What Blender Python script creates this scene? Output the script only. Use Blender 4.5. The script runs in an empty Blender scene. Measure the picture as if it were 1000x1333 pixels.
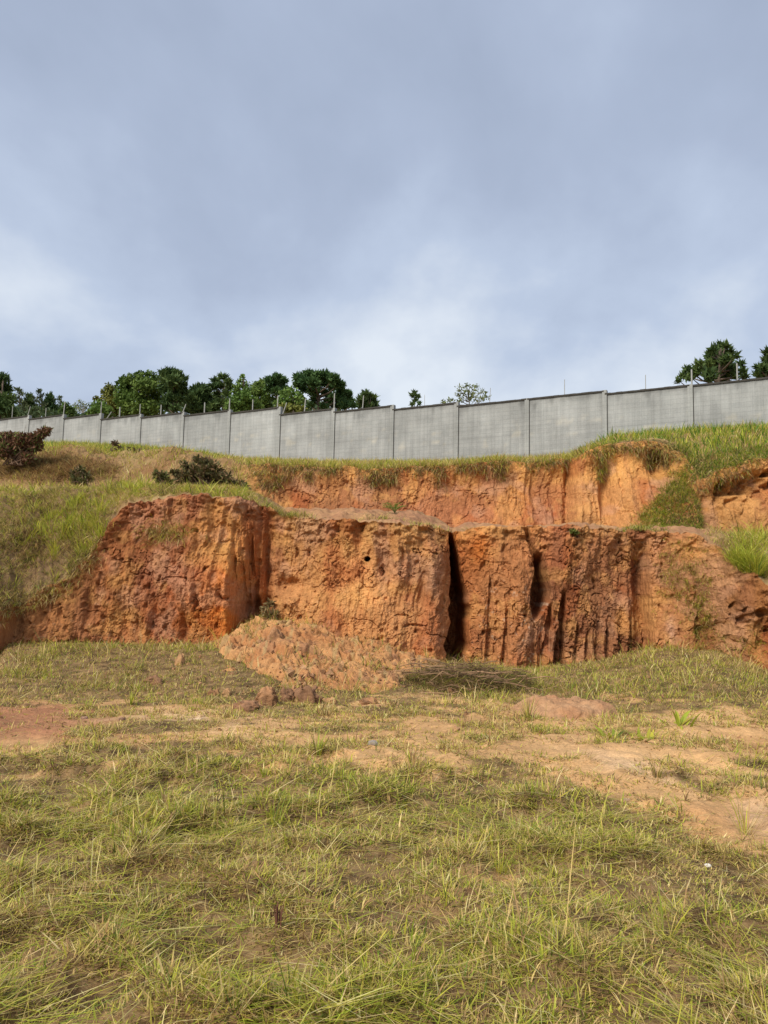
import bpy, math
import numpy as np
R = math.radians
rng = np.random.default_rng(7)

# ------------------------------------------------------------------ camera
PITCH, ROLL, EYE, F = math.atan(0.1035), 0.021, 1.6, 1000.0
CR = np.array([1., 0, 0]); CF = np.array([0, math.cos(PITCH), math.sin(PITCH)]); CU = np.array([0, -math.sin(PITCH), math.cos(PITCH)])
RT = CR * math.cos(ROLL) + CU * math.sin(ROLL); UP = -CR * math.sin(ROLL) + CU * math.cos(ROLL)
CAM = np.array([0, 0, EYE])
sc = bpy.context.scene
cd = bpy.data.cameras.new('camera'); cam = bpy.data.objects.new('camera', cd); sc.collection.objects.link(cam)
from mathutils import Matrix
M4 = Matrix.Identity(4)
for i in range(3):
    M4[i][0] = RT[i]; M4[i][1] = UP[i]; M4[i][2] = -CF[i]; M4[i][3] = CAM[i]
cam.matrix_world = M4
cd.sensor_fit = 'VERTICAL'; cd.sensor_height = 36; cd.sensor_width = 27; cd.lens = 36 * F / 1333
cd.clip_end = 4000; cd.clip_start = 0.05
sc.camera = cam

# ------------------------------------------------------------------ world and sun
SUN_EL, SUN_AZ = 42, 218          # azimuth: degrees clockwise from +Y (the sun stands behind the camera, to the left)
w = bpy.data.worlds.new('World'); sc.world = w; w.use_nodes = True
N = w.node_tree.nodes; L = w.node_tree.links; N.clear()
def nd(t, **k):
    n = N.new(t)
    for a, b in k.items(): setattr(n, a, b)
    return n
out = nd('ShaderNodeOutputWorld'); bg = nd('ShaderNodeBackground'); L.new(bg.outputs[0], out.inputs[0])
sky = nd('ShaderNodeTexSky'); sky.sky_type = 'NISHITA'; sky.sun_disc = False
sky.sun_elevation = R(SUN_EL); sky.sun_rotation = R(SUN_AZ); sky.air_density = 1.4; sky.dust_density = 2.0
tc = nd('ShaderNodeTexCoord'); sep = nd('ShaderNodeSeparateXYZ'); L.new(tc.outputs['Generated'], sep.inputs[0])
zz = nd('ShaderNodeMath', operation='MAXIMUM'); L.new(sep.outputs[2], zz.inputs[0]); zz.inputs[1].default_value = 0.0
za = nd('ShaderNodeMath', operation='ADD'); L.new(zz.outputs[0], za.inputs[0]); za.inputs[1].default_value = 0.55
dx = nd('ShaderNodeMath', operation='DIVIDE'); L.new(sep.outputs[0], dx.inputs[0]); L.new(za.outputs[0], dx.inputs[1])
dy = nd('ShaderNodeMath', operation='DIVIDE'); L.new(sep.outputs[1], dy.inputs[0]); L.new(za.outputs[0], dy.inputs[1])
cmb = nd('ShaderNodeCombineXYZ'); L.new(dx.outputs[0], cmb.inputs[0]); L.new(dy.outputs[0], cmb.inputs[1])
n1 = nd('ShaderNodeTexNoise'); n1.inputs['Scale'].default_value = 1.9; n1.inputs['Detail'].default_value = 6; n1.inputs['Roughness'].default_value = 0.54; n1.inputs['Distortion'].default_value = 0.3
mp0 = nd('ShaderNodeMapping'); mp0.inputs['Location'].default_value = (3.1, 1.2, 0.0); L.new(cmb.outputs[0], mp0.inputs[0]); L.new(mp0.outputs[0], n1.inputs['Vector'])
n2 = nd('ShaderNodeTexNoise'); n2.inputs['Scale'].default_value = 4.6; n2.inputs['Detail'].default_value = 5; n2.inputs['Roughness'].default_value = 0.5
mp = nd('ShaderNodeMapping'); mp.inputs['Location'].default_value = (3.3, 7.1, 1.2); mp.inputs['Scale'].default_value = (1, .8, 1)
L.new(cmb.outputs[0], mp.inputs[0]); L.new(mp.outputs[0], n2.inputs['Vector'])
# clouds are thinner and brighter low down
low = nd('ShaderNodeMapRange'); low.inputs[1].default_value = 0.55; low.inputs[2].default_value = 0.22; low.inputs[3].default_value = -0.05; low.inputs[4].default_value = 0.13
L.new(sep.outputs[2], low.inputs[0])
m1 = nd('ShaderNodeMath', operation='MULTIPLY_ADD'); L.new(n1.outputs['Fac'], m1.inputs[0]); m1.inputs[1].default_value = 0.62; L.new(low.outputs[0], m1.inputs[2])
m2 = nd('ShaderNodeMath', operation='MULTIPLY_ADD'); L.new(n2.outputs['Fac'], m2.inputs[0]); m2.inputs[1].default_value = 0.38; L.new(m1.outputs[0], m2.inputs[2])
cr = nd('ShaderNodeValToRGB'); e = cr.color_ramp.elements
e[0].position = 0.36; e[0].color = (.365, .43, .565, 1)
e[1].position = 0.70; e[1].color = (.74, .80, .88, 1)
x = e.new(0.46); x.color = (.41, .48, .625, 1)
x = e.new(0.56); x.color = (.49, .57, .72, 1)
L.new(m2.outputs[0], cr.inputs[0])
sk = nd('ShaderNodeMix', data_type='RGBA', blend_type='MULTIPLY'); sk.inputs[0].default_value = 1
L.new(sky.outputs[0], sk.inputs[6]); sk.inputs[7].default_value = (1, 1, 1, 1)
# the cloud layer is given in sky units: divided by the background strength below
STR = 0.1
cl = nd('ShaderNodeMix', data_type='RGBA', blend_type='MULTIPLY'); cl.inputs[0].default_value = 1
L.new(cr.outputs[0], cl.inputs[6]); cl.inputs[7].default_value = (1 / STR, 1 / STR, 1 / STR, 1)
mx = nd('ShaderNodeMix', data_type='RGBA'); mx.inputs[0].default_value = 0.93
L.new(sk.outputs[2], mx.inputs[6]); L.new(cl.outputs[2], mx.inputs[7])
L.new(mx.outputs[2], bg.inputs[0]); bg.inputs[1].default_value = STR
sl = bpy.data.lights.new('sun', 'SUN'); sl.energy = 4.0; sl.angle = R(20); sl.color = (1, .92, .80)
so = bpy.data.objects.new('sun', sl); sc.collection.objects.link(so)
sd = np.array([math.sin(R(SUN_AZ)) * math.cos(R(SUN_EL)), math.cos(R(SUN_AZ)) * math.cos(R(SUN_EL)), math.sin(R(SUN_EL))])
from mathutils import Vector
so.rotation_euler = Vector(sd).to_track_quat('Z', 'Y').to_euler()
sc.view_settings.view_transform = 'Standard'; sc.view_settings.look = 'None'; sc.view_settings.exposure = 0.12; sc.view_settings.gamma = 1
sc.cycles.max_bounces = 6; sc.cycles.diffuse_bounces = 3; sc.cycles.transparent_max_bounces = 4; sc.cycles.transmission_bounces = 2

# ------------------------------------------------------------------ helpers: projection and noise
def W(px, py, Y):
    """world point at depth Y seen at photo pixel (px, py)"""
    px, py, Y = np.broadcast_arrays(np.asarray(px, float), np.asarray(py, float), np.asarray(Y, float))
    d = CF * F + RT * (px - 500)[..., None] + UP * (666.5 - py)[..., None]
    return CAM + d * (Y / d[..., 1])[..., None]
def PX(P):
    v = P - CAM; k = F / (v @ CF)
    return 500 + (v @ RT) * k, 666.5 - (v @ UP) * k
def _h(ix, iy, iz, s):
    n = (ix.astype(np.int64) * 374761393 + iy.astype(np.int64) * 668265263 + iz.astype(np.int64) * 2147483647 + s * 974634777) & 0xffffffff
    n = ((n ^ (n >> 13)) * 1274126177) & 0xffffffff
    n = ((n ^ (n >> 16)) * 2246822519) & 0xffffffff
    return ((n ^ (n >> 15)) & 0xffffff) / float(0xffffff)
def vn(x, y, z=None, s=0):
    x = np.asarray(x, float); y = np.asarray(y, float); z = np.zeros_like(x) if z is None else np.asarray(z, float)
    x0, y0, z0 = np.floor(x), np.floor(y), np.floor(z); fx, fy, fz = x - x0, y - y0, z - z0
    u, v, q = [t * t * t * (t * (t * 6 - 15) + 10) for t in (fx, fy, fz)]
    r = 0
    for a in (0, 1):
        for b in (0, 1):
            for c in ((0, 1) if np.any(fz) else (0,)):
                r = r + _h(x0 + a, y0 + b, z0 + c, s) * (u if a else 1 - u) * (v if b else 1 - v) * ((q if c else 1 - q))
    return r * 2 - 1
def fbm(x, y, o=4, s=0, g=.5):
    r, a, t = 0, 1, 0
    ca, sa = math.cos(.6), math.sin(.6)
    for i in range(o):
        r = r + a * vn(x, y, s=s + i * 17); t += a; a *= g
        x, y = (x * ca - y * sa) * 2.03 + 11.3, (x * sa + y * ca) * 2.03 - 4.7
    return r / t * 1.4
def worley(x, y, s=0):
    """distance to nearest cell point, its random value, edge distance"""
    x0, y0 = np.floor(x), np.floor(y)
    d1 = np.full(x.shape, 9.); d2 = np.full(x.shape, 9.); val = np.zeros(x.shape)
    for a in (-1, 0, 1):
        for b in (-1, 0, 1):
            cx, cy = x0 + a, y0 + b; zz_ = np.zeros_like(cx)
            qx = cx + _h(cx, cy, zz_, s); qy = cy + _h(cx, cy, zz_, s + 5)
            d = np.hypot(x - qx, y - qy); v = _h(cx, cy, zz_, s + 9)
            m = d < d1
            d2 = np.where(m, d1, np.minimum(d2, d)); val = np.where(m, v, val); d1 = np.where(m, d, d1)
    return d1, val, d2 - d1
def ss(a, b, x):
    t = np.clip((x - a) / (b - a), 0, 1); return t * t * (3 - 2 * t)
def bump(x, c, w_): return np.exp(-((x - c) / w_) ** 2)
def lerp(a, b, t): return a + (b - a) * t
def C3(*c): return np.array(c, float)

# ------------------------------------------------------------------ helpers: objects
col = sc.collection
def tag(o, label=None, cat=None, group=None, kind=None):
    if label: o['label'] = label
    if cat: o['category'] = cat
    if group: o['group'] = group
    if kind: o['kind'] = kind
    return o
def empty(name, loc):
    o = bpy.data.objects.new(name, None); col.objects.link(o); o.location = [float(v) for v in loc]; o.empty_display_size = .1
    return o
def mesh(name, V, faces, mat, parent=None, color=None, smooth=False, loc=None):
    """faces: list of (k, array[n,k]) groups"""
    me = bpy.data.meshes.new(name); V = np.ascontiguousarray(V, dtype=np.float32)
    if parent is not None and loc is None: loc = np.array(parent.location)
    if loc is not None: V = V - np.asarray(loc, dtype=np.float32)
    me.vertices.add(len(V)); me.vertices.foreach_set('co', V.ravel())
    idx = np.concatenate([f.ravel() for k, f in faces]).astype(np.int32)
    tot = np.concatenate([np.full(len(f), k) for k, f in faces]).astype(np.int32)
    st = np.concatenate([[0], np.cumsum(tot)[:-1]]).astype(np.int32)
    me.loops.add(len(idx)); me.loops.foreach_set('vertex_index', idx)
    me.polygons.add(len(tot)); me.polygons.foreach_set('loop_start', st); me.polygons.foreach_set('loop_total', tot)
    me.polygons.foreach_set('use_smooth', np.full(len(tot), bool(smooth)))
    if color is not None:
        a = me.color_attributes.new('col', 'FLOAT_COLOR', 'POINT')
        c4 = np.ones((len(V), 4), np.float32); c4[:, :3] = color; a.data.foreach_set('color', c4.ravel())
    me.update(calc_edges=True); me.validate()
    me.materials.append(mat)
    o = bpy.data.objects.new(name, me); col.objects.link(o)
    if parent is not None: o.parent = parent
    elif loc is not None: o.location = [float(v) for v in loc]
    return o
def gridfaces(nu, nv, off=0):
    i = (np.arange(nu - 1)[:, None] * nv + np.arange(nv - 1)[None, :]).ravel() + off
    return np.stack([i, i + nv, i + nv + 1, i + 1], 1)
class MB:
    """collects simple solids into one mesh"""
    def __init__(s): s.V = []; s.Q = []; s.T = []; s.n = 0; s.c = []
    def add(s, V, Q=None, T=None, c=None):
        V = np.asarray(V, float).reshape(-1, 3); s.V.append(V)
        if Q is not None and len(Q): s.Q.append(np.asarray(Q) + s.n)
        if T is not None and len(T): s.T.append(np.asarray(T) + s.n)
        s.c.append(np.broadcast_to(np.array([.3, .3, .3]) if c is None else np.asarray(c, float), V.shape)); s.n += len(V)
    def tube(s, pts, rad, n=7, c=None, cap=True):
        pts = np.asarray(pts, float); rad = np.broadcast_to(np.asarray(rad, float), (len(pts),))
        d = np.gradient(pts, axis=0); d /= np.linalg.norm(d, axis=1)[:, None] + 1e-9
        ref = np.where(np.abs(d[:, 2:3]) > .9, np.array([[1., 0, 0]]), np.array([[0, 0, 1.]]))
        a = np.cross(d, ref); a /= np.linalg.norm(a, axis=1)[:, None]; b = np.cross(d, a)
        th = np.arange(n) / n * 2 * math.pi
        V = pts[:, None] + rad[:, None, None] * (a[:, None] * np.cos(th)[None, :, None] + b[:, None] * np.sin(th)[None, :, None])
        Q = []
        for i in range(len(pts) - 1):
            for j in range(n):
                Q.append((i * n + j, i * n + (j + 1) % n, (i + 1) * n + (j + 1) % n, (i + 1) * n + j))
        V = V.reshape(-1, 3); T = []
        if cap:
            V = np.vstack([V, pts[-1] + d[-1] * rad[-1] * .3]); k = len(V) - 1; o = (len(pts) - 1) * n
            T = [(o + j, o + (j + 1) % n, k) for j in range(n)]
        s.add(V, Q, T, c)
    def box(s, P, ux, uy, uz, c=None):
        """P corner, three edge vectors"""
        P = np.asarray(P, float); V = [P + a * ux + b * uy + d * uz for d in (0, 1) for b in (0, 1) for a in (0, 1)]
        s.add(V, [(0, 2, 3, 1), (4, 5, 7, 6), (0, 1, 5, 4), (2, 6, 7, 3), (0, 4, 6, 2), (1, 3, 7, 5)], None, c)
    def build(s, name, mat, parent=None, smooth=False, loc=None, color=True):
        f = []
        if s.Q: f.append((4, np.concatenate(s.Q)))
        if s.T: f.append((3, np.concatenate(s.T)))
        return mesh(name, np.concatenate(s.V), f, mat, parent, np.concatenate(s.c) if color else None, smooth, loc)

# ------------------------------------------------------------------ materials
def mat_new(name):
    m = bpy.data.materials.new(name); m.use_nodes = True; nt = m.node_tree
    b = nt.nodes['Principled BSDF']; b.inputs['Roughness'].default_value = .9
    b.inputs['Specular IOR Level'].default_value = .2
    return m, nt, b
def node(nt, t, **k):
    n = nt.nodes.new(t)
    for a, b in k.items(): setattr(n, a, b)
    return n
def noise_tex(nt, vec, scale, det=5, rough=.6):
    n = node(nt, 'ShaderNodeTexNoise'); n.inputs['Scale'].default_value = scale; n.inputs['Detail'].default_value = det; n.inputs['Roughness'].default_value = rough
    nt.links.new(vec, n.inputs['Vector']); return n.outputs['Fac']
def rng_map(nt, v, a, b, c, d):
    n = node(nt, 'ShaderNodeMapRange'); nt.links.new(v, n.inputs[0])
    for i, q in enumerate((a, b, c, d)): n.inputs[i + 1].default_value = q
    return n.outputs[0]
def mul_rgb(nt, c, f):
    n = node(nt, 'ShaderNodeVectorMath', operation='SCALE'); nt.links.new(c, n.inputs[0]); nt.links.new(f, n.inputs['Scale']); return n.outputs[0]
def soil_mat(name, fine=45, bump_=.5, dist=.02, stretch=1.0):
    """earth: vertex albedo varied by grain noise, with relief finer than the mesh"""
    m, nt, b = mat_new(name); b.inputs['Roughness'].default_value = .95; b.inputs['Specular IOR Level'].default_value = .08
    at = node(nt, 'ShaderNodeAttribute', attribute_name='col'); tcn = node(nt, 'ShaderNodeTexCoord')
    mpn = node(nt, 'ShaderNodeMapping'); mpn.inputs['Scale'].default_value = (1, 1, stretch); nt.links.new(tcn.outputs['Object'], mpn.inputs[0]); v = mpn.outputs[0]
    f1 = noise_tex(nt, v, fine, 6, .7); f2 = noise_tex(nt, v, fine * .22, 5, .65)
    c = mul_rgb(nt, at.outputs['Color'], rng_map(nt, f1, .25, .75, .72, 1.28))
    c = mul_rgb(nt, c, rng_map(nt, f2, .3, .7, .82, 1.18)); nt.links.new(c, b.inputs['Base Color'])
    vo = node(nt, 'ShaderNodeTexVoronoi'); vo.inputs['Scale'].default_value = fine * .35; nt.links.new(v, vo.inputs['Vector'])
    add = node(nt, 'ShaderNodeMath', operation='ADD'); nt.links.new(f1, add.inputs[0]); nt.links.new(vo.outputs['Distance'], add.inputs[1])
    bp = node(nt, 'ShaderNodeBump'); bp.inputs['Strength'].default_value = bump_; bp.inputs['Distance'].default_value = dist
    nt.links.new(add.outputs[0], bp.inputs['Height']); nt.links.new(bp.outputs[0], b.inputs['Normal'])
    return m
def leaf_mat(name, trans=.25, rough=.65):
    m, nt, b = mat_new(name); b.inputs['Roughness'].default_value = rough; b.inputs['Specular IOR Level'].default_value = .25
    at = node(nt, 'ShaderNodeAttribute', attribute_name='col'); nt.links.new(at.outputs['Color'], b.inputs['Base Color'])
    tr = node(nt, 'ShaderNodeBsdfTranslucent'); nt.links.new(at.outputs['Color'], tr.inputs['Color'])
    mx_ = node(nt, 'ShaderNodeMixShader'); mx_.inputs[0].default_value = trans
    nt.links.new(b.outputs[0], mx_.inputs[1]); nt.links.new(tr.outputs[0], mx_.inputs[2])
    nt.links.new(mx_.outputs[0], nt.nodes['Material Output'].inputs[0]); return m
M_clay = soil_mat('clay', 26, 1.0, .045, .55)
M_ground = soil_mat('dry_soil', 60, .55, .015)
nt = M_ground.node_tree; b = nt.nodes['Principled BSDF']; src = b.inputs['Base Color'].links[0].from_socket; tcn = node(nt, 'ShaderNodeTexCoord')
for ang, seed_, colr_ in ((.4, 0, (.42, .33, .15, 1)), (1.7, 5, (.30, .21, .11, 1)), (2.7, 9, (.06, .042, .025, 1))):
    mp2 = node(nt, 'ShaderNodeMapping'); mp2.inputs['Rotation'].default_value = (0, 0, ang); mp2.inputs['Location'].default_value = (seed_, 0, 0); mp3 = node(nt, 'ShaderNodeMapping'); mp3.inputs['Scale'].default_value = (14, 170, 14)
    nt.links.new(tcn.outputs['Object'], mp2.inputs[0]); nt.links.new(mp2.outputs[0], mp3.inputs[0]); fb = noise_tex(nt, mp3.outputs[0], 1.0, 3, .6)
    mxf = node(nt, 'ShaderNodeMix', data_type='RGBA'); nt.links.new(rng_map(nt, fb, .57, .64, 0, .38), mxf.inputs[0]); nt.links.new(src, mxf.inputs[6]); mxf.inputs[7].default_value = colr_; src = mxf.outputs[2]
nt.links.new(src, b.inputs['Base Color'])
M_hill = soil_mat('hill_soil', 14, .6, .05)
M_clod = soil_mat('clod_soil', 40, .7, .02)
M_grass = leaf_mat('grass_blades', .36, .55)
M_leaf = leaf_mat('foliage', .22, .7)
m_, nt_, b_ = mat_new('bark'); 
at_ = node(nt_, 'ShaderNodeAttribute', attribute_name='col'); tc_ = node(nt_, 'ShaderNodeTexCoord')
nt_.links.new(mul_rgb(nt_, at_.outputs['Color'], rng_map(nt_, noise_tex(nt_, tc_.outputs['Object'], 6), .3, .7, .6, 1.4)), b_.inputs['Base Color']); M_bark = m_

# ------------------------------------------------------------------ ground
FZP = [-900, -200, 0, 20, 100, 200, 310, 400, 560, 700, 780, 850, 930, 1000, 1200, 1900]
FZV = [.3, .3, .12, .40, .42, .40, .5, .45, .16, .10, .22, .34, .30, .10, .05, .05]
def gz(x, y):
    y_ = np.maximum(y, 2.); px = 500 + 1000 * x / y_
    z = .035 * fbm(x * .5, y * .5, 3, 3) + .022 * fbm(x * 2.3, y * 2.3, 3, 5) * ss(60, 20, np.abs(y))
    z = z + .07 * hum(x, y) * ss(9.5, 6.5, y) * ss(12, 10, np.abs(x)) * ss(0, 1.5, y)
    z = z + np.interp(px, FZP, FZV) * ss(11.2, 16.0, y) * ss(-.5, .5, y)
    z = z + .22 * bump(px, 930, 110) * ss(8.8, 12.5, y)                 # weedy rise at the right
    z = z + .10 * bump(px, 330, 60) * bump(y, 12.2, .8) * ss(0, 1, y)
    return z
def hum(x, y):
    return np.clip(fbm(x * 2.6, y * 2.6, 3, 351) * 1.3 + .15, -.3, 1)
def rough_z(x, y):
    return .012 * fbm(x * 9, y * 9, 3, 8) + .008 * (0.5 - worley(x * 11, y * 11, 4)[0])
def axis(parts):
    a = []
    for lo, hi, st in parts: a.append(np.arange(lo, hi, st))
    return np.concatenate(a + [[parts[-1][1]]])
gx = np.concatenate([-np.geomspace(400, 11, 22), np.arange(-10.5, 10.5, .03), np.geomspace(11, 400, 22)])
gy = np.concatenate([-np.geomspace(300, 1, 16), [0, .6], np.arange(1.2, 6, .022), np.arange(6, 17.6, .035), np.geomspace(18, 1200, 26)])
X, Y = np.meshgrid(gx, gy, indexing='ij')
Z = gz(X, Y) * ss(30, 18, np.abs(X)) * ss(60, 20, Y) + np.where((np.abs(X) < 11) & (Y > 1) & (Y < 18), rough_z(X, Y), 0)
G = np.stack([X, Y, Z], -1)
gpx, gpy = PX(np.where(Y[..., None] > .8, G, np.array([0., 1, 0])))
def soil_field(px, py, x, y):
    """albedo of the bare field and how bare it is (0 grassy, 1 bare)"""
    n = fbm(x * .7, y * .7, 4, 21); n2_ = fbm(x * 3, y * 3, 3, 25)
    base = lerp(C3(.47, .255, .112), C3(.58, .355, .165), (n[..., None] * .5 + .5))
    red = np.clip(ss(230, 60, px) * ss(905, 925, py) * ss(975, 950, py) + .6 * bump(px, 740, 60) * bump(py, 915, 25), 0, 1)[..., None]
    base = lerp(base, C3(.30, .125, .07), red * .85)
    pale = .6 * (.6 + .8 * n2_[..., None]) * (bump(px, 235, 90) * bump(py, 937, 13) + ss(930, 1000, px) * bump(py, 1062, 26) + .6 * bump(px, 830, 90) * bump(py, 1000 + (px - 830) * .3, 14))[..., None]
    base = lerp(base, C3(.56, .43, .30), np.clip(pale, 0, .9))
    base = base * (1 + .18 * n2_[..., None])
    b = .42 * bump(py, 950, 34) + .34 * bump(py, 985, 30) * ss(250, 500, px)
    b = b + .85 * ss(160, 20, px) * bump(py, 938, 26) + .7 * ss(640, 800, px) * bump(py - (px - 800) * .42, 1012, 34) + .9 * ss(880, 990, px) * bump(py, 1065, 34)
    b = b + .4 * bump(px, 640, 90) * bump(py, 1140, 40) * .6 + (.30 * n + .5 * fbm(x * 1.9, y * 2.6, 3, 26)) * np.maximum(ss(1035, 990, py), .25)
    b = b * (1 - .85 * ss(1060, 1250, px)) * (1 - .7 * ss(-80, -250, px))
    b = b - .8 * ss(912, 885, py)
    return base, np.clip(b, 0, 1)
base, bare = soil_field(gpx, gpy, X, Y)
th = fbm(X * 6, Y * 6, 3, 31)[..., None] * .5 + .5
thatch = lerp(C3(.075, .045, .022), C3(.27, .17, .08), np.clip(th * 1.3 - .15 + .25 * fbm(X * 22, Y * 22, 2, 34)[..., None], 0, 1))
gc = lerp(thatch, base, ss(.12, .5, bare + .15 * fbm(X * 4, Y * 4, 2, 33))[..., None])
gc = lerp(C3(.17, .13, .06), gc, ((np.abs(X) < 12) & (Y < 20) & (Y > 0))[..., None] * 1.)
ground = mesh('ground', G.reshape(-1, 3), [(4, gridfaces(len(gx), len(gy)))], M_ground, color=gc.reshape(-1, 3), smooth=True)
tag(ground, 'flat field of pale orange soil and dry thatch in front of the earth cliff', 'ground', kind='structure')

# ------------------------------------------------------------------ terraced bank
# px: (n1 lower-cliff top)(n2)(n3 terrace)(n4 upper-cliff base)(n5 upper-cliff top)(n6)(n7 wall foot) as (py, depth)
K = {
 -3500: [(770, 16), (740, 18), (700, 22), (690, 27), (680, 32), (660, 44), (640, 80)],
 -700: [(790, 13.5), (700, 15.5), (640, 18), (632, 25), (590, 30), (577, 45), (572, 62)],
 -100: [(800, 14.2), (715, 16.2), (650, 19), (640, 25), (598, 29), (584, 38), (578, 52)],
 0: [(798, 15.3), (715, 16.8), (648, 19.3), (641, 25), (598, 29), (583, 38), (578, 48.5)],
 25: [(788, 16.0), (712, 17.0), (647, 19.3), (641, 25), (598, 29), (583, 38), (578, 48)],
 70: [(763, 16.3), (700, 17.3), (646, 19.3), (640, 25), (594, 29), (584, 38), (579, 47)],
 112: [(728, 16.4), (690, 17.4), (643, 19.0), (640, 25), (593, 29), (585, 38), (580, 46)],
 132: [(692, 16.45), (668, 17.3), (641, 19), (640, 25), (594, 29), (586, 38), (581, 45.6)],
 165: [(655, 16.5), (646, 17.3), (638, 19), (641, 24.5), (594, 29), (587, 38), (582, 45)],
 250: [(645, 16.4), (641, 17.3), (637, 19), (640, 23.5), (598, 27), (595, 34), (592, 43)],
 310: [(648, 16.5), (644, 17.3), (640, 19), (646, 23.5), (604, 26.4), (601, 32), (598, 41)],
 350: [(660, 16.95), (658, 17.8), (655, 19.5), (662, 24.2), (607, 25.6), (604, 31), (600, 40)],
 372: [(673, 16.9), (668, 17.8), (664, 19.5), (668, 24.6), (609, 25.6), (605, 30), (601, 39.5)],
 440: [(677, 16.5), (672, 17.6), (664, 19.5), (668, 24.6), (611, 25.6), (606, 30), (602, 38.6)],
 500: [(681, 16.3), (676, 17.6), (666, 19.5), (670, 24.6), (610, 25.6), (606, 30), (603, 38)],
 560: [(684, 16.3), (682, 17.6), (674, 19.5), (676, 24.6), (607, 25.5), (605, 30), (603, 37.2)],
 590: [(691, 16.8), (691, 17.5), (689, 20), (690, 24.6), (606, 25.5), (604, 30), (602.5, 37)],
 650: [(686, 16.6), (688, 17.5), (690, 20), (692, 24.4), (604, 25.4), (602, 29), (601, 36.5)],
 735: [(686, 16.6), (687, 17.5), (690, 20), (692, 24.2), (600, 25.2), (598, 29), (598, 35.2)],
 752: [(687, 16.7), (688, 17.5), (691, 20), (692, 23.6), (594, 24.8), (590, 28), (592, 34.8)],
 790: [(688, 16.8), (689, 17.5), (692, 20), (692, 23.4), (580, 24.6), (575, 27), (582, 34.3)],
 810: [(689, 16.9), (690, 17.5), (693, 19.8), (691, 23.2), (577, 24.6), (570, 27), (577, 34)],
 850: [(692, 16.8), (692, 17.5), (692, 19.6), (690, 22.6), (577, 24.6), (567, 27), (573, 33.3)],
 885: [(694, 16.5), (692, 17.3), (692, 19.6), (690, 21.9), (590, 24.2), (564, 27), (570, 32.8)],
 905: [(698, 16.3), (695, 17.1), (692, 19.6), (691, 21.8), (628, 22.6), (563, 26.6), (568, 32.5)],
 935: [(715, 15.9), (702, 16.8), (697, 19), (694, 21.9), (613, 22.5), (563, 26.6), (565, 32)],
 955: [(742, 15.5), (712, 16.6), (700, 18.8), (696, 21.7), (606, 22.4), (562, 26.6), (563, 31.5)],
 1000: [(760, 15.0), (718, 16.2), (704, 18.5), (696, 21.5), (598, 22.2), (562, 26), (560, 31)],
 1100: [(795, 14.5), (720, 16), (704, 18.5), (694, 21.0), (600, 21.8), (556, 25.5), (552, 29.5)],
 1700: [(790, 13.5), (720, 15), (700, 18), (690, 20.0), (590, 21), (540, 23), (500, 25)],
 4500: [(780, 12), (740, 13), (700, 14), (690, 14.6), (650, 15), (620, 15.6), (600, 16)],
}
kp = np.array(sorted(K)); ktab = np.array([K[k] for k in sorted(K)], float)
cols_ = np.concatenate([np.linspace(-3500, -140, 60), np.arange(-130, 1130, 1.15), np.linspace(1140, 4500, 60)])
nc = len(cols_)
kn = np.stack([np.stack([np.interp(cols_, kp, ktab[:, i, j]) for j in (0, 1)], -1) for i in range(7)], 1)   # nc,7,2
inside = ss(-500, -100, cols_) * ss(1500, 1100, cols_)
wx = cols_ / 60.
e1 = fbm(wx * 2.3, wx * 0 + .3, 4, 41)
kn[:, 0, 0] += inside * (2.6 * e1 + 2.0 * fbm(wx * 9, wx * 0, 2, 42)) * ss(120, 180, cols_) * ss(960, 900, cols_)
kn[:, 0, 0] += inside * (7 * fbm(wx * 4, wx * 0, 3, 43)) * np.maximum(ss(180, 120, cols_), ss(900, 960, cols_))
kn[:, 2, 0] += inside * 2.2 * fbm(wx * 1.7, wx * 0, 3, 44); kn[:, 1, 0] += inside * 1.5 * fbm(wx * 2.7, wx * 0, 3, 45)
kn[:, 4, 0] += inside * 3.0 * fbm(wx * 2.9, wx * 0, 4, 46) * ss(280, 330, cols_)
NODE = [None] + [W(cols_, kn[:, i, 0], kn[:, i, 1]) for i in range(7)]
n0 = NODE[1].copy(); n0[:, 1] -= np.interp(cols_, [0, 300, 312, 330, 400, 585, 600, 700, 850, 1000], [.35, .35, .1, .1, .5, .15, .1, .3, .25, .1])
n0[:, 0] = (cols_ - 500) / 1000 * n0[:, 1]; n0[:, 2] = np.minimum(gz(n0[:, 0], n0[:, 1]) - .25, NODE[1][:, 2] - .1)
NODE[0] = n0
n8 = NODE[7].copy(); n8[:, 1] += 12; n8[:, 2] -= .3; n9 = n8.copy(); n9[:, 1] += 160; n9[:, 0] += np.sign(n9[:, 0]) * 20; n9[:, 2] -= 4
NODE += [n8, n9]
segs = [190, 40, 46, 30, 110, 36, 40, 8, 10]
rows = []; seg_id = []; tt = []
for i, s_ in enumerate(segs):
    t = np.arange(s_) / s_; rows.append(NODE[i][:, None] * (1 - t)[None, :, None] + NODE[i + 1][:, None] * t[None, :, None]); seg_id += [i] * s_; tt += list(t)
rows.append(NODE[-1][:, None]); seg_id.append(len(segs) - 1); tt.append(1.)
T = np.concatenate(rows, 1); seg_id = np.array(seg_id); tt = np.array(tt); nr = T.shape[1]
bnd = np.concatenate([[0], np.cumsum(segs)])
TPX, TPY = PX(T)
CX = np.broadcast_to(cols_[:, None], TPX.shape)
xw, zw, yw = T[..., 0], T[..., 2], T[..., 1]
inn = (inside[:, None])

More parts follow.
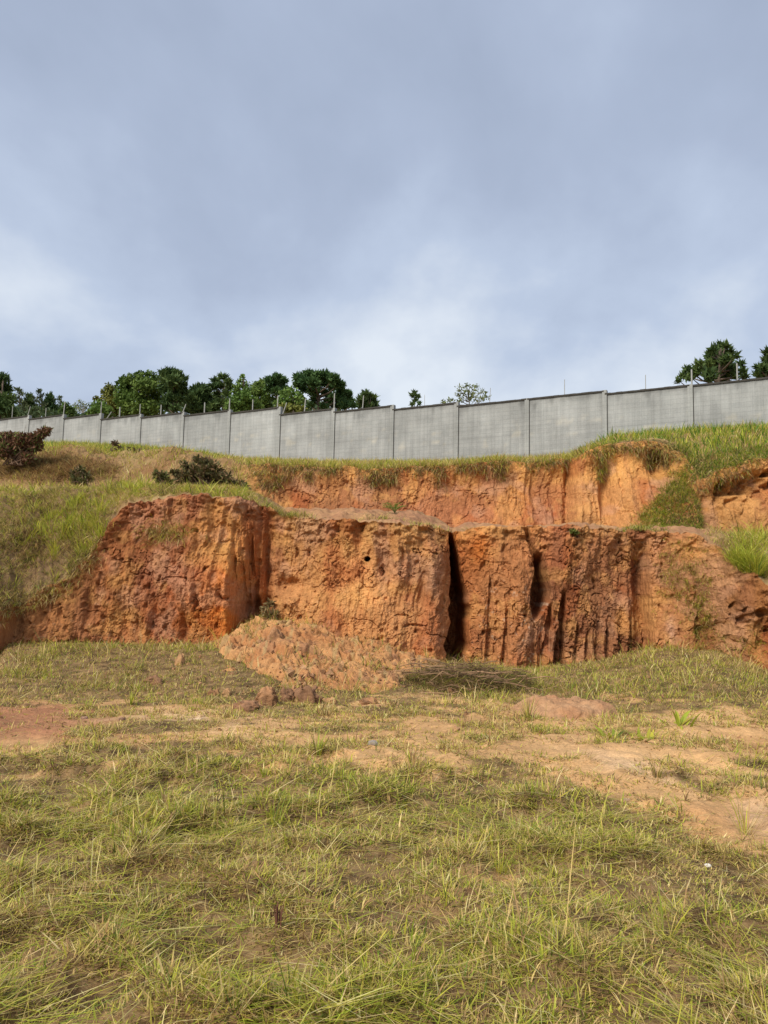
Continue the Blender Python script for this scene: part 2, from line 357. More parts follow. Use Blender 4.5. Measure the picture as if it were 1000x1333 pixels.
def cliff_relief(x, z, px, py, lower=True):
    """metres towards the viewer"""
    wq = .35 * fbm(x * .9, z * .9, 3, 51)
    xx = x + wq * .35
    d = .20 * fbm(x * .55, z * .45, 3, 52)
    flute = 1 - np.abs(fbm(xx * 2.1, z * .28 + 3, 3, 53)) * 2
    flute2 = 1 - np.abs(fbm(xx * 5.5, z * .55, 2, 54)) * 2
    fl = np.interp(px, [0, 130, 300, 360, 380, 560, 600, 640, 700, 840, 860, 1000], [.6, .6, .7, .8, .45, .5, .5, .6, 1.0, .95, .5, .6]) if lower else 1.
    low = ss(1.9, .6, z) if lower else ss(5.4, 4.2, z)
    fl = fl * np.clip(.75 + .9 * fbm(x * .5 + 4, z * .5, 2, 64), .2, 1.4)
    for (sx_, sz_, a_, wd_, sd_) in ((1.1, .75, .085, .035, 65), (2.4, 1.5, .05, .05, 66), (5, 3.2, .03, .07, 67)):
        q = fbm(xx * sx_ + .3 * fbm(x * 6, z * 6, 2, 68), z * sz_, 2, sd_); d = d - a_ * ss(wd_, 0, np.abs(q)) * ss(-.2, .2, fbm(x * .9, z * .9, 2, sd_ + 9))
    d = d + fl * (.085 * flute + .04 * flute2 * (.5 + low))
    d = d + .055 * fbm(xx * 3.4, z * 1.5, 4, 55) + .03 * fbm(xx * 9, z * 1.6, 3, 62)
    _, v, ed = worley(xx * 3.2 + .5 * fbm(x * 4, z * 4, 2, 57), z * 1.3 + .3 * fbm(x * 3, z * 3, 2, 63), 56)
    d = d + .045 * (v - .5)
    _, v, ed2 = worley(xx * 9 + .5 * fbm(x * 9, z * 9, 2, 58), z * 7, 59)
    d = d + .020 * (v - .5)
    d = d + .030 * fbm(x * 13, z * 10, 4, 60, .65)
    pits = np.maximum(0, fbm(x * 7, z * 5, 2, 61) - .6)
    d = d - .16 * pits
    return d
# ---- lower cliff relief and its features, in photo coordinates
lo = slice(0, bnd[1] + 1)
x_, z_, px_, py_ = xw[:, lo], zw[:, lo], CX[:, lo], TPY[:, lo]
D = cliff_relief(x_, z_, px_, py_, True)
def gully(cx, half, y0, y1, depth, soft=.35, fy=10):
    """cx: centre column as interp (ys, xs)"""
    c = np.interp(py_, cx[0], cx[1]); hw = np.interp(py_, half[0], half[1]) * (1 + .25 * fbm(py_ / 14, px_ * 0, 2, int(cx[1][0])))
    k = ss(1 + soft, 1 - soft, np.abs(px_ - c) / hw)
    return depth * k * ss(y0 - fy, y0 + fy, py_) * ss(y1 + fy, y1 - fy, py_)
ragged = 6 * fbm(py_ / 16, px_ * 0, 3, 77)
# left block stands forward of a recess at 312-350
D = D - (.06 + .34 * ss(690, 800, py_) + .2 * fbm(px_ / 7, z_ * .9, 3, 78)) * ss(303, 322, px_ + ragged * .5 - (py_ - 780) * .05) * ss(380, 330, px_ + ragged * 2.2) * ss(650, 720, py_)
D = D + .10 * bump(px_, 296, 22) * ss(700, 780, py_)
# great crack
D = D - gully(([690, 720, 760, 800, 860], [588, 592, 597, 600, 594]), ([690, 705, 740, 790, 830, 870], [4, 5, 6, 10, 12, 9]), 696, 900, 1.9)
D = D + .28 * bump(px_, 570, 16) * ss(690, 720, py_) + .12 * bump(px_, 625, 14)
# notch and its slit above
D = D - gully(([700, 730, 770, 805], [698, 702, 703, 697]), ([700, 735, 760, 790, 810], [2, 5, 9, 9, 3]), 726, 800, .95, fy=9)
D = D - gully(([690, 740], [684, 700]), ([690, 740], [3, 5]), 690, 735, .25)
D = D + .25 * bump(px_, 672, 16) * ss(700, 740, py_)
# furrows in the right block
for (c, hw, a, b_, dep) in [(733, 6, 775, 870, .32), (716, 5, 790, 850, .25), (752, 3, 815, 870, .10), (779, 4, 800, 870, .08), (806, 5, 830, 875, .14), (640, 4, 750, 860, .12), (660, 4, 790, 870, .12), (766, 3, 820, 870, .08), (793, 4, 815, 870, .09), (823, 5, 800, 870, .12)]:
    D = D - gully(([a, b_], [c, c - 3]), ([a, b_], [hw * .6, hw]), a, b_, dep)
D = D - .50 * ss(815, 842, px_ + ragged * .4) * ss(850, 845, px_ + ragged * .3 - (py_ - 780) * .03) * ss(690, 740, py_)
# right end: pockets under an overhanging lip
ov = ss(795, 815, py_ - 8 * fbm(px_ / 14, py_ * 0, 2, 88)) * ss(862, 835, py_) * ss(895, 925, px_)
D = D - .20 * ov + .25 * ss(850, 880, py_) * ss(900, 950, px_)
D = D - .25 * np.maximum(0, fbm(px_ / 13, py_ / 10, 2, 89) - .15) * ss(895, 915, px_) * ss(770, 790, py_) * ss(850, 830, py_)
D = D - .12 * gully(([700, 830], [900, 915]), ([700, 830], [6, 8]), 770, 850, 1)
# centre block pockets
for (cx, cy, rx, ry, dep) in [(378, 762, 16, 11, .35), (440, 690, 9, 20, .12), (471, 688, 8, 14, .18), (505, 740, 8, 30, .10), (553, 770, 8, 28, .2), (372, 830, 14, 12, .2), (548, 700, 7, 16, .12), (330, 790, 14, 10, .3), (165, 790, 9, 26, .15), (205, 800, 8, 30, .2), (245, 820, 7, 22, .18), (120, 790, 7, 26, .15), (60, 800, 7, 20, .12)]:
    D = D - dep * np.exp(-((px_ - cx) / rx) ** 2 - ((py_ - cy) / ry) ** 2)
D = D + .22 * np.exp(-((px_ - 380) / 12) ** 2 - ((py_ - 785) / 12) ** 2) + .12 * bump(px_, 455, 12) * bump(py_, 690, 16) + .14 * bump(px_, 521, 10) * bump(py_, 720, 50)
# protruding crust line at the top
D = D + .07 * ss(22, 4, py_ - kn[:, 0:1, 0]) + .06 * fbm(x_ * 6, z_ * 9, 2, 90) * ss(40, 10, py_ - kn[:, 0:1, 0])
# the burrow
D = D - 1.1 * ss(3.9, 2.4, np.hypot(px_ - 479.5, (py_ - 727.5) * 1.05))
D *= inn
LD = D
T[:, lo, 1] -= D
# terrace rows follow the brink
for i in range(bnd[1] + 1, bnd[2] + 1): T[:, i, 1] -= D[:, -1] * (1 - (i - bnd[1]) / segs[1])
# ---- upper cliff relief
up = slice(bnd[4], bnd[5] + 1)
x2, z2, px2, py2 = xw[:, up], zw[:, up], CX[:, up], TPY[:, up]
wl = ss(300, 340, px2) * 1.
D2 = cliff_relief(x2 * .9, z2 * .9, px2, py2, False) * .8
D2 = D2 - .35 * bump(px2, 740, 5) + .25 * bump(px2, 760, 12) - .5 * bump(px2, 790, 8) * ss(600, 625, py2) * ss(690, 650, py2)
D2 = D2 + .30 * ss(30, 5, py2 - kn[:, 4:5, 0])
D2 = D2 - .42 * ss(925, 935, px2) * ss(12, 20, py2 - kn[:, 4:5, 0]) * ss(60, 35, py2 - kn[:, 4:5, 0]) * (.6 + .8 * fbm(px2 / 12, py2 / 8, 2, 95))
tq2 = ss(-6, 40, px2 - (828 + (690 - py2) * .75)) * ss(904, 888, px2)
D2 = D2 * (1 - .7 * tq2) + 1.1 * tq2 * ss(590, 690, py2)
D2 = D2 - .7 * bump(px2, 858, 13) * ss(8, 16, py2 - kn[:, 4:5, 0]) * ss(52, 30, py2 - kn[:, 4:5, 0])
D2 = D2 * wl * inn
T[:, up, 1] -= D2
for i in range(bnd[5] + 1, bnd[6] + 1): T[:, i, 1] -= D2[:, -1] * (1 - (i - bnd[5]) / segs[5])
for i in range(bnd[3] + 1, bnd[4]): T[:, i, 1] -= D2[:, 0] * ((i - bnd[3]) / segs[3])
# ---- lumps on the slopes
hz = np.ones(nr); hz[:bnd[1] + 1] = 0; hz[bnd[1]:bnd[2]] = np.linspace(0, 1, segs[1]); 
hz[bnd[4]:bnd[5] + 1] = 0; hz[bnd[5]:bnd[6]] = np.linspace(0, 1, segs[5]); hz[bnd[3]:bnd[4]] = np.linspace(1, 0, segs[3]); hz[bnd[6]:] = .3
leftw = ss(330, 290, CX)
hzz = np.maximum(hz[None, :], ((np.arange(nr) >= bnd[3]) & (np.arange(nr) < bnd[6]))[None, :] * leftw)
xx_, yy_ = T[..., 0], T[..., 1]
lump = .15 * fbm(xx_ * 1.3, yy_ * 1.3, 4, 101) + .05 * fbm(xx_ * 5, yy_ * 5, 3, 102)
# dry mound at the far left, straw hump beside the dark shrub
lump = lump + .55 * bump(CX, 85, 60) * bump(yy_, 27.5, 2.2) + .45 * bump(CX, 225, 55) * bump(yy_, 27, 2.0) + .25 * bump(CX, 20, 30) * bump(yy_, 28, 2)
lump = lump + .3 * bump(CX, 60, 50) * bump(yy_, 17.5, .8) * fbm(xx_ * 1.5, yy_ * 1.5, 2, 103)
lump = lump + .16 * fbm(xx_ * 2.4, yy_ * 2.4, 3, 104) * ss(150, 100, CX) * (np.arange(nr) < bnd[3])[None, :]
T[..., 2] += lump * hzz * inn
TPX2, TPY2 = PX(T)

# ---- colours
def cols3(px, xs, cs):
    cs = np.array(cs, float); return np.stack([np.interp(px, xs, cs[:, i]) for i in range(3)], -1)
def clay_color(x, z, px, py, lower):
    n = fbm(x * .8, z * .6, 4, 111)[..., None]; st = fbm(x * 3.5, z * .35, 4, 112)[..., None]; sp = fbm(x * 3, z * 3, 4, 113)[..., None]
    if lower:
        c = cols3(px, [0, 110, 140, 240, 300, 312, 322, 345, 362, 400, 480, 560, 584, 602, 640, 690, 715, 780, 838, 848, 880, 910, 960, 1000],
            [(.36, .19, .09), (.40, .21, .10), (.42, .195, .095), (.43, .19, .095), (.50, .23, .105), (.48, .23, .105), (.40, .165, .075), (.42, .185, .085), (.40, .22, .11), (.46, .26, .125), (.52, .29, .14), (.48, .27, .14), (.42, .21, .105), (.42, .18, .08), (.48, .25, .125), (.44, .22, .11), (.39, .20, .11), (.38, .20, .11), (.31, .15, .08), (.50, .265, .13), (.47, .25, .13), (.42, .22, .11), (.36, .19, .09), (.40, .20, .09)])
        dpt = py - np.interp(px, cols_, kn[:, 0, 0])
        c = lerp(c, C3(.56, .36, .16), (ss(28, 4, dpt) * ss(360, 380, px) * ss(700, 640, px) * .6)[..., None])
        c = lerp(c, C3(.34, .155, .09), (ss(60, 15, dpt) * ss(360, 330, px) * ss(140, 180, px) * .75)[..., None])      # dark red crust, left block
        c = lerp(c, C3(.33, .16, .115), (bump(px, 215, 45) * bump(py, 745, 30) * .6)[..., None])
        c = lerp(c, C3(.58, .22, .07), (bump(px, 300, 16) * ss(700, 760, py) * .6 + .7 * bump(px, 270, 45) * bump(py, 800, 24) + .8 * bump(px, 590, 9) * bump(py, 700, 12) + .8 * bump(px, 624, 14) * bump(py, 715, 22))[..., None])
        c = lerp(c, C3(.62, .40, .17), (.8 * bump(px, 293, 12) * bump(py, 712, 14) + .5 * bump(px, 455, 26) * bump(py, 705, 22) + .45 * bump(px, 470, 20) * bump(py, 775, 22))[..., None])
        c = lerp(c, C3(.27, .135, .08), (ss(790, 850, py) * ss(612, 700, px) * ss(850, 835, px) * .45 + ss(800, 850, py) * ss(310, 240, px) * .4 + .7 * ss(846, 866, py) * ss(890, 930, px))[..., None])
        c = lerp(c, C3(.60, .40, .29), (.75 * bump(px, 872, 6) * ss(795, 810, py) * ss(850, 830, py))[..., None])
        c = lerp(c, C3(.50, .28, .17), (.5 * bump(px, 575, 22) * ss(840, 860, py))[..., None])
    else:
        c = cols3(px, [300, 420, 560, 730, 742, 760, 790, 815, 880, 905, 930, 1000], [(.40, .20, .10), (.45, .24, .12), (.42, .21, .11), (.40, .20, .10), (.47, .25, .12), (.53, .31, .15), (.50, .28, .13), (.49, .28, .13), (.45, .25, .12), (.44, .24, .11), (.49, .29, .13), (.48, .28, .13)])
        c = lerp(c, C3(.36, .17, .10), (ss(640, 670, py) * ss(760, 730, px) * .55)[..., None])
        c = lerp(c, C3(.62, .38, .15), (ss(640, 615, py) * .55)[..., None])
    c = c * (1 + .28 * n)
    c = lerp(c, C3(.62, .36, .15), np.clip(fbm(x * .9 + 7, z * .8, 3, 118) * 1.4 - .35, 0, .55)[..., None]); c = lerp(c, C3(.36, .12, .055), np.clip(fbm(x * 1.1 - 7, z * .7, 3, 119) * 1.5 - .35, 0, .6)[..., None])
    c = lerp(c, C3(.31, .15, .09), np.clip(st * 1.3 - .25, 0, .65) * (.8 if lower else .6))
    c = lerp(c, C3(.60, .37, .16), np.clip(-sp * 1.2 - .25, 0, .5) * .8)
    c = lerp(c, C3(.50, .32, .22), np.clip(fbm(x * 1.7, z * 1.4, 4, 115) * 1.4 - .4, 0, .5)[..., None])
    c = lerp(c, C3(.58, .50, .40), (np.clip(fbm(x * 14, z * 14, 2, 117) * 2 - 1.5, 0, .5) * (.25 + ss(600, 640, px) * ss(740, 700, px)) * ss(740, 790, py))[..., None])
    g_ = c.mean(-1, keepdims=True); c = g_ + (c - g_) * 1.10
    return np.clip(c * np.array([.94, .835, .76]), .02, .8)
Ccol = np.zeros(T.shape); 
Ccol[:] = lerp(C3(.24, .13, .06), C3(.34, .24, .11), (fbm(xx_ * 1.2, yy_ * 1.2, 4, 121) * .5 + .5)[..., None])
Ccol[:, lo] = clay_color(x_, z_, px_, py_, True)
uc = clay_color(x2, z2, px2, py2, False)
wlm = ss(300, 345, px2)[..., None] * np.ones(px2.shape)[..., None]
Ccol[:, up] = lerp(Ccol[:, up], uc, wlm)
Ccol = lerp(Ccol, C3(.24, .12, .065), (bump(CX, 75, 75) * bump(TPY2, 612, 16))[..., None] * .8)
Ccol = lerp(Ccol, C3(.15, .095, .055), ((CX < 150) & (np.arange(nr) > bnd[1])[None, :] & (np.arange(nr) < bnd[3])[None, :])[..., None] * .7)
# terrace in the middle is bare pinkish earth
tm = (ss(350, 375, CX) * ss(960, 880, CX) * ((np.arange(nr) > bnd[1]) & (np.arange(nr) < bnd[4]))[None, :])[..., None]
Ccol = lerp(Ccol, lerp(C3(.30, .15, .085), C3(.40, .23, .11), (fbm(xx_ * 2, yy_ * 2, 3, 124) * .5 + .5)[..., None]), tm)
Ccol = np.where((CX < 145)[..., None] & ((np.arange(nr) <= bnd[1]))[None, :, None], Ccol, Ccol)

def part(name, a, b, mat, label, smooth=True):
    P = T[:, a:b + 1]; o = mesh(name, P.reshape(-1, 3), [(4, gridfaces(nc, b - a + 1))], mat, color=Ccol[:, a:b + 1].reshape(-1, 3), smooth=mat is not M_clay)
    tag(o, label, name.replace('_', ' '), kind='structure'); return o
part('lower_cliff', bnd[0], bnd[1], M_clay, 'tall eroded face of orange and red earth cut across the slope')
part('terrace', bnd[1], bnd[4], M_hill, 'narrow shelf of bare and grassy earth between the two cut faces')
part('upper_cliff', bnd[4], bnd[5], M_clay, 'upper cut earth bank below the concrete wall')
part('hillside', bnd[5], nr - 1, M_hill, 'grassy slope that climbs to the foot of the concrete wall')

# ------------------------------------------------------------------ concrete wall
WD = np.array([0.8777, -0.479, 0]); WN = np.array([-0.479, -0.8777, 0]); STEPW = 3.65
WP0 = np.array([0.187 * 36, 36., 0])
def wpt(k): return WP0 + WD * STEPW * k          # joint k; joint 0 is seen at px 687
m_, nt, b = mat_new('wall_concrete'); tcn = node(nt, 'ShaderNodeTexCoord'); mpn = node(nt, 'ShaderNodeMapping')
mpn.inputs['Rotation'].default_value = (0, 0, math.atan2(0.479, 0.8777)); nt.links.new(tcn.outputs['Object'], mpn.inputs[0])
sx = node(nt, 'ShaderNodeSeparateXYZ'); nt.links.new(mpn.outputs[0], sx.inputs[0]); cb = node(nt, 'ShaderNodeCombineXYZ')
nt.links.new(sx.outputs[0], cb.inputs[0]); nt.links.new(sx.outputs[2], cb.inputs[1])
br = node(nt, 'ShaderNodeTexBrick'); br.offset = 0.0; br.inputs['Scale'].default_value = 1; br.inputs['Brick Width'].default_value = .405; br.inputs['Row Height'].default_value = .2
br.inputs['Mortar Size'].default_value = .011; br.inputs['Mortar Smooth'].default_value = .6; br.inputs['Bias'].default_value = -.3
br.inputs['Color1'].default_value = (.335, .345, .335, 1); br.inputs['Color2'].default_value = (.305, .318, .31, 1); br.inputs['Mortar'].default_value = (.275, .286, .278, 1)
nt.links.new(cb.outputs[0], br.inputs[0])
v = cb.outputs[0]
big = noise_tex(nt, v, .55, 4, .6); fin = noise_tex(nt, v, 14, 5, .7)
st = node(nt, 'ShaderNodeMapping'); st.inputs['Scale'].default_value = (5, .25, 1); nt.links.new(v, st.inputs[0]); strk = noise_tex(nt, st.outputs[0], 1.0, 4, .6)
sh = node(nt, 'ShaderNodeMapping'); sh.inputs['Scale'].default_value = (.12, 5.2, 1); nt.links.new(v, sh.inputs[0]); hst = noise_tex(nt, sh.outputs[0], 1.0, 3, .6)
c = mul_rgb(nt, br.outputs[0], rng_map(nt, big, .3, .7, .80, 1.18)); c = mul_rgb(nt, c, rng_map(nt, fin, .3, .7, .9, 1.1))
c = mul_rgb(nt, c, rng_map(nt, strk, .35, .75, 1.08, .82)); c = mul_rgb(nt, c, rng_map(nt, hst, .3, .7, 1.04, .95))
att = node(nt, 'ShaderNodeAttribute', attribute_name='col'); mm = node(nt, 'ShaderNodeVectorMath', operation='MULTIPLY'); nt.links.new(c, mm.inputs[0]); nt.links.new(att.outputs['Color'], mm.inputs[1])
nt.links.new(mm.outputs[0], b.inputs['Base Color'])
bp = node(nt, 'ShaderNodeBump'); bp.inputs['Strength'].default_value = .3; bp.inputs['Distance'].default_value = .006; nt.links.new(br.outputs['Fac'], bp.inputs['Height']); bp.invert = True
nt.links.new(bp.outputs[0], b.inputs['Normal']); M_wall = m_
m_, nt, b = mat_new('dark_coping'); tcn = node(nt, 'ShaderNodeTexCoord'); rp = node(nt, 'ShaderNodeValToRGB')
rp.color_ramp.elements[0].color = (.025, .023, .02, 1); rp.color_ramp.elements[1].color = (.09, .085, .075, 1); nt.links.new(noise_tex(nt, tcn.outputs['Object'], 5), rp.inputs[0]); nt.links.new(rp.outputs[0], b.inputs['Base Color']); M_cop = m_

# seen tops of the panels: (left y, right y) for the panel that starts at joint k
TOPS = {-13: (549, 546), -12: (548, 545.5), -11: (547, 544), -10: (546.5, 543), -9: (546.5, 542), -8: (545, 540), -7: (545.6, 539.5), -6: (543, 537), -5: (540.5, 534), -4: (538, 529.5), -3: (540, 531),
        -2: (535.5, 528), -1: (533, 523.5), }
joint_px = lambda k: PX(wpt(k) + [0, 0, 10.5 - .12 * k])[0]
# joints -13..: recomputed so that joint 0 is px 687
TOPM = {-1: (528.6, 519), -2: (533, 523.5), -3: (535.5, 528), -4: (540, 531), -5: (538, 529.5), -6: (540.5, 534), -7: (543, 537), -8: (545.6, 539.5), -9: (544, 539), -10: (545, 540), -11: (545.6, 542),
        -12: (547, 544), -13: (549, 546), -14: (551, 548), -15: (552, 549), 0: (520, 507.5), 1: (512.6, 500.7), 2: (501.5, 489), 3: (490, 476), 4: (478, 462), 5: (470, 452)}
t = empty('concrete_wall', wpt(0)); tag(t, 'long grey block boundary wall with stepped panels and a dark coping above the earth cuts', 'wall')
tops = {}
Z0 = 4.0
for k in sorted(TOPM):
    a, c = wpt(k), wpt(k + 1); pa, pc = joint_px(k), joint_px(k + 1)
    zt = (W(pa, TOPM[k][0], a[1])[2] + W(pc, TOPM[k][1], c[1])[2]) / 2; tops[k] = zt
def panel_mesh(k):
    """front sheet with stain colours, plus back and sides"""
    a = wpt(k) + WD * .11; ln = STEPW - .22; zt = tops[k] - .07; nu, nv = 46, 50
    u = np.linspace(0, ln, nu); vz = np.linspace(Z0, zt, nv); U, V_ = np.meshgrid(u, vz, indexing='ij')
    P = a + WD * U[..., None]; P[..., 2] = V_
    s_ = u[:, None] + k * 7.3; dpt = zt - V_
    run = .18 + .35 * np.clip(fbm(U * 1.1 + k * 5, U * 0, 3, 200 + k) + .1, 0, 1) + .5 * np.clip(fbm(U * 4 + k * 9, U * 0, 2, 230 + k) - .35, 0, 1) * 2
    st_ = ss(1, 0, dpt / run) * (.5 + .25 * fbm(U * 3, V_ * 6, 3, 250 + k))
    c_ = np.ones(U.shape + (3,)) * (1 - .62 * np.clip(st_, 0, 1))[..., None]
    pale_ = np.clip(fbm(U * 2 + k * 3, V_ * 5, 3, 270 + k) * 1.6 - .75, 0, .6) * bump(dpt, 1.7, .7)
    c_ = lerp(c_, C3(1.7, 1.5, 1.2), pale_[..., None] * .6)
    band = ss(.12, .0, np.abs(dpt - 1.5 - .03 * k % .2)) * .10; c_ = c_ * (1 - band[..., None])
    edge = bump(U, 0, .05) * .25 + bump(U, ln, .12) * .12; c_ = c_ * (1 - edge[..., None])
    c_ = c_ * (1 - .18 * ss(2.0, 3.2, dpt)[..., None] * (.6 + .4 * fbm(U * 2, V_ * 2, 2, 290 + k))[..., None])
    c_ *= rngp.uniform(.90, 1.06)
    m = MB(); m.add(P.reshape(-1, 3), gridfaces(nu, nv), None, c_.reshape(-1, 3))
    a0 = a.copy(); a0[2] = Z0
    B = [a0 - WN * .14, a0 - WN * .14 + WD * ln, a0 - WN * .14 + WD * ln + [0, 0, zt - Z0], a0 - WN * .14 + [0, 0, zt - Z0], a0, a0 + WD * ln, a0 + WD * ln + [0, 0, zt - Z0], a0 + [0, 0, zt - Z0]]
    m.add(B, [(1, 0, 3, 2), (0, 4, 7, 3), (5, 1, 2, 6), (3, 7, 6, 2)], None, [1, 1, 1]); return m
rngp = np.random.default_rng(3)
for k in sorted(TOPM):
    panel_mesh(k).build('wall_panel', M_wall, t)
    m = MB(); a = wpt(k) + WD * .02; nseg = 14
    for j in range(nseg):                                     # slightly uneven capping
        a_ = a + WD * (STEPW - .04) * j / nseg; h = .075 + rngp.uniform(-.008, .008)
        P = a_ + WN * (.05 + rngp.uniform(-.006, .006)); P[2] = tops[k] - .068
        m.box(P, WD * ((STEPW - .04) / nseg - .002), -WN * .24, np.array([0, 0, h]))
    m.build('coping', M_cop, t)
for k in sorted(TOPM)[1:]:
    zt = max(tops[k], tops.get(k - 1, 0)) + .015; m = MB()
    a = wpt(k) - WD * .105 + WN * .045; a[2] = Z0
    m.box(a, WD * .21, -WN * .22, np.array([0, 0, zt - Z0]), [.93, .93, .92])
    g = wpt(k) + WD * .107 + WN * .002; g[2] = Z0            # dark open joint beside the post
    pst = m.build('post', M_wall, t)
    m = MB(); m.box(g, WD * .03, -WN * .02, np.array([0, 0, min(tops[k], zt) - .08 - Z0]), [.12, .12, .12]); m.build('joint', M_cop, t)
# thin posts of the electric fence
t = empty('electric_fence', wpt(-4)); tag(t, 'row of thin pale fence rods standing on the coping of the concrete wall', 'fence')
m_, nt, b = mat_new('rod_metal'); b.inputs['Base Color'].default_value = (.50, .51, .48, 1); b.inputs['Roughness'].default_value = .6
tcn = node(nt, 'ShaderNodeTexCoord'); rp = node(nt, 'ShaderNodeValToRGB'); rp.color_ramp.elements[0].color = (.22, .22, .20, 1); rp.color_ramp.elements[1].color = (.42, .42, .39, 1)
nt.links.new(noise_tex(nt, tcn.outputs['Object'], 7), rp.inputs[0]); nt.links.new(rp.outputs[0], b.inputs['Base Color']); M_rod = m_
RODS = [(-30, -30, 534, .03), (13, 13, 529, .03), (33, 36, 529, .03), (57, 57, 531, .03), (80, 81, 523, .04), (129, 129, 523, .035), (137, 143, 536, .035), (154, 154, 530, .05), (180, 180, 526, .035), (208, 208, 527, .045), (236, 240, 526, .035),
        (265, 265, 524, .045), (297, 297, 519, .045), (328, 328, 520, .04), (360, 360, 515, .04), (367, 372, 524, .035), (396, 397, 519, .04), (434, 434, 512, .045), (472, 473, 515, .035), (553, 553, 514, .016), (638, 639, 505, .02),
        (736, 736, 494, .02), (842, 842, 488, .02), (901, 901, 481, .045), (962, 962, 473, .04), (1030, 1030, 468, .04)]
for (p0, p1, yt, rad) in RODS:
    ks = sorted(TOPM); kk = [k for k in ks if joint_px(k) <= p0]; k = kk[-1] if kk else ks[0]
    fr = (p0 - joint_px(k)) / (joint_px(k + 1) - joint_px(k)); b0 = wpt(k + fr) - WN * .05; b0[2] = tops[k] - .02
    bx_, by_ = PX(b0[None]); tp = b0 + [(p1 - p0) / 1000 * b0[1], 0, W(bx_[0], yt, b0[1])[2] - b0[2]]
    m = MB(); m.tube([b0, (b0 + tp) / 2, tp], [rad * .8, rad * .8, rad * .7], 6); m.build('rod', M_rod, t)
    
# ------------------------------------------------------------------ blades
def ribbons(base, az, lean, length, width, curve, color, segs=2, twist=None, tipc=1.15, droop=None):
    """grass blades as tapering ribbons. returns V, faces, colors"""
    n = len(base); m = 2 * segs + 1; V = np.empty((n, m, 3), np.float32)
    p = base.astype(float).copy(); hx, hy = np.cos(az), np.sin(az)
    ta = az + math.pi / 2 if twist is None else az + math.pi / 2 + twist
    side = np.stack([np.cos(ta), np.sin(ta), np.zeros(n)], 1)
    for i in range(segs + 1):
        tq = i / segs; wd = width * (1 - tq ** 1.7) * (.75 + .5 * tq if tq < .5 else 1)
        if i < segs:
            V[:, 2 * i] = p - side * wd[:, None] * .5; V[:, 2 * i + 1] = p + side * wd[:, None] * .5
        else: V[:, m - 1] = p
        th_ = np.minimum(lean + curve * (i + .5) / segs, math.pi * .98 if droop else 1.62)
        stp = length / segs
        p = p + np.stack([np.sin(th_) * hx, np.sin(th_) * hy, np.cos(th_)], 1) * stp[:, None]
    idx = np.arange(n) * m; Q = []
    for i in range(segs - 1): Q.append(np.stack([idx + 2 * i, idx + 2 * i + 1, idx + 2 * i + 3, idx + 2 * i + 2], 1))
    Tt = np.stack([idx + 2 * segs - 2, idx + 2 * segs - 1, idx + m - 1], 1)
    tq = np.array([i // 2 for i in range(2 * segs)] + [segs]) / segs
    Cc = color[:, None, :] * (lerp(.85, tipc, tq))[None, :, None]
    return V.reshape(-1, 3), (np.concatenate(Q) if Q else None), Tt, Cc.reshape(-1, 3)
class Blades:
    def __init__(s): s.mb = MB()
    def add(s, *a, **k):
        V, Q, Tt, Cc = ribbons(*a, **k); s.mb.add(V, Q, Tt, Cc)
    def build(s, name, label=None, cat=None, kind=None, mat=None, parent=None, loc=None):
        o = s.mb.build(name, mat or M_grass, parent, loc=loc)
        if label: tag(o, label, cat, kind=kind)
        return o
PAL = np.array([(.25, .30, .035), (.42, .42, .06), (.46, .42, .09), (.56, .44, .19), (.42, .28, .14), (.22, .135, .075), (.12, .165, .03), (.66, .56, .30), (.095, .20, .028), (.085, .06, .038)]) * np.array([1.16, 1.15, 1.0])
GREEN = [.36, .26, .08, .05, .04, .04, .15, .02]; MIXED = [.17, .22, .17, .18, .10, .06, .04, .06]; STRAW = [.04, .08, .14, .32, .20, .10, .02, .10]; BROWN = [.02, .03, .05, .18, .34, .32, .04, .02]
DARK = [.07, .02, .01, .03, .10, .24, .22, 0, 0, .31]; LUSH = [.14, .12, .04, .03, 0, 0, .12, 0, .55]; FRESH = [.34, .46, .12, .04, 0, 0, .04, 0]
def pick(weights):
    """weights n,8 -> colours"""
    if weights.shape[1] < 10: weights = np.hstack([weights, np.zeros((len(weights), 10 - weights.shape[1]))])
    cw = np.cumsum(weights, 1); cw /= cw[:, -1:]; r = rng.random(len(cw))[:, None]
    c = PAL[np.minimum((r > cw).sum(1), 9)]
    return c * rng.uniform(.75, 1.25, (len(c), 1)) * rng.uniform(.93, 1.07, (len(c), 3))
def palmix(fields):
    """fields: list of (weight array, palette)"""
    return sum(f[:, None] * np.array((list(p) + [0, 0])[:10])[None, :] for f, p in fields)

# ------------------------------------------------------------------ the mown field
def field_points(n, y0, y1, spread=.56, pw=1.0):
    """random ground points in the fan the field shows, uniform in log distance when pw = 0"""
    u = rng.random(n); y = (y0 ** (1 + pw) + u * (y1 ** (1 + pw) - y0 ** (1 + pw))) ** (1 / (1 + pw))
    x = rng.uniform(-1, 1, n) * (y * spread + 1.2); return x, y
def green_field(px, py, x, y):
    g = .36 + .65 * fbm(x * .9 + 3, y * .9, 3, 301) + .35 * fbm(x * 3.1, y * 3.1, 2, 302)
    g = g + .35 * bump(py, 1050, 45) * ss(640, 380, px) + .5 * bump(px, 620, 80) * bump(py, 1056, 22) - .35 * bump(py, 960, 50) - .25 * bump(px, 430, 120) * bump(py, 1120, 45)
    g = g + .35 * ss(1230, 1333, py) * ss(600, 300, px) - .25 * bump(px, 880, 130) * bump(py, 1130, 35) + .25 * bump(px, 480, 250) * bump(py, 1290, 35)
    return np.clip(g, 0, 1)
def cover(px, py, x, y):
    _, b = soil_field(px, py, x, y); return np.clip(1.06 - 1.25 * b + .5 * fbm(x * 1.6, y * 1.6, 3, 311), .05, 1)
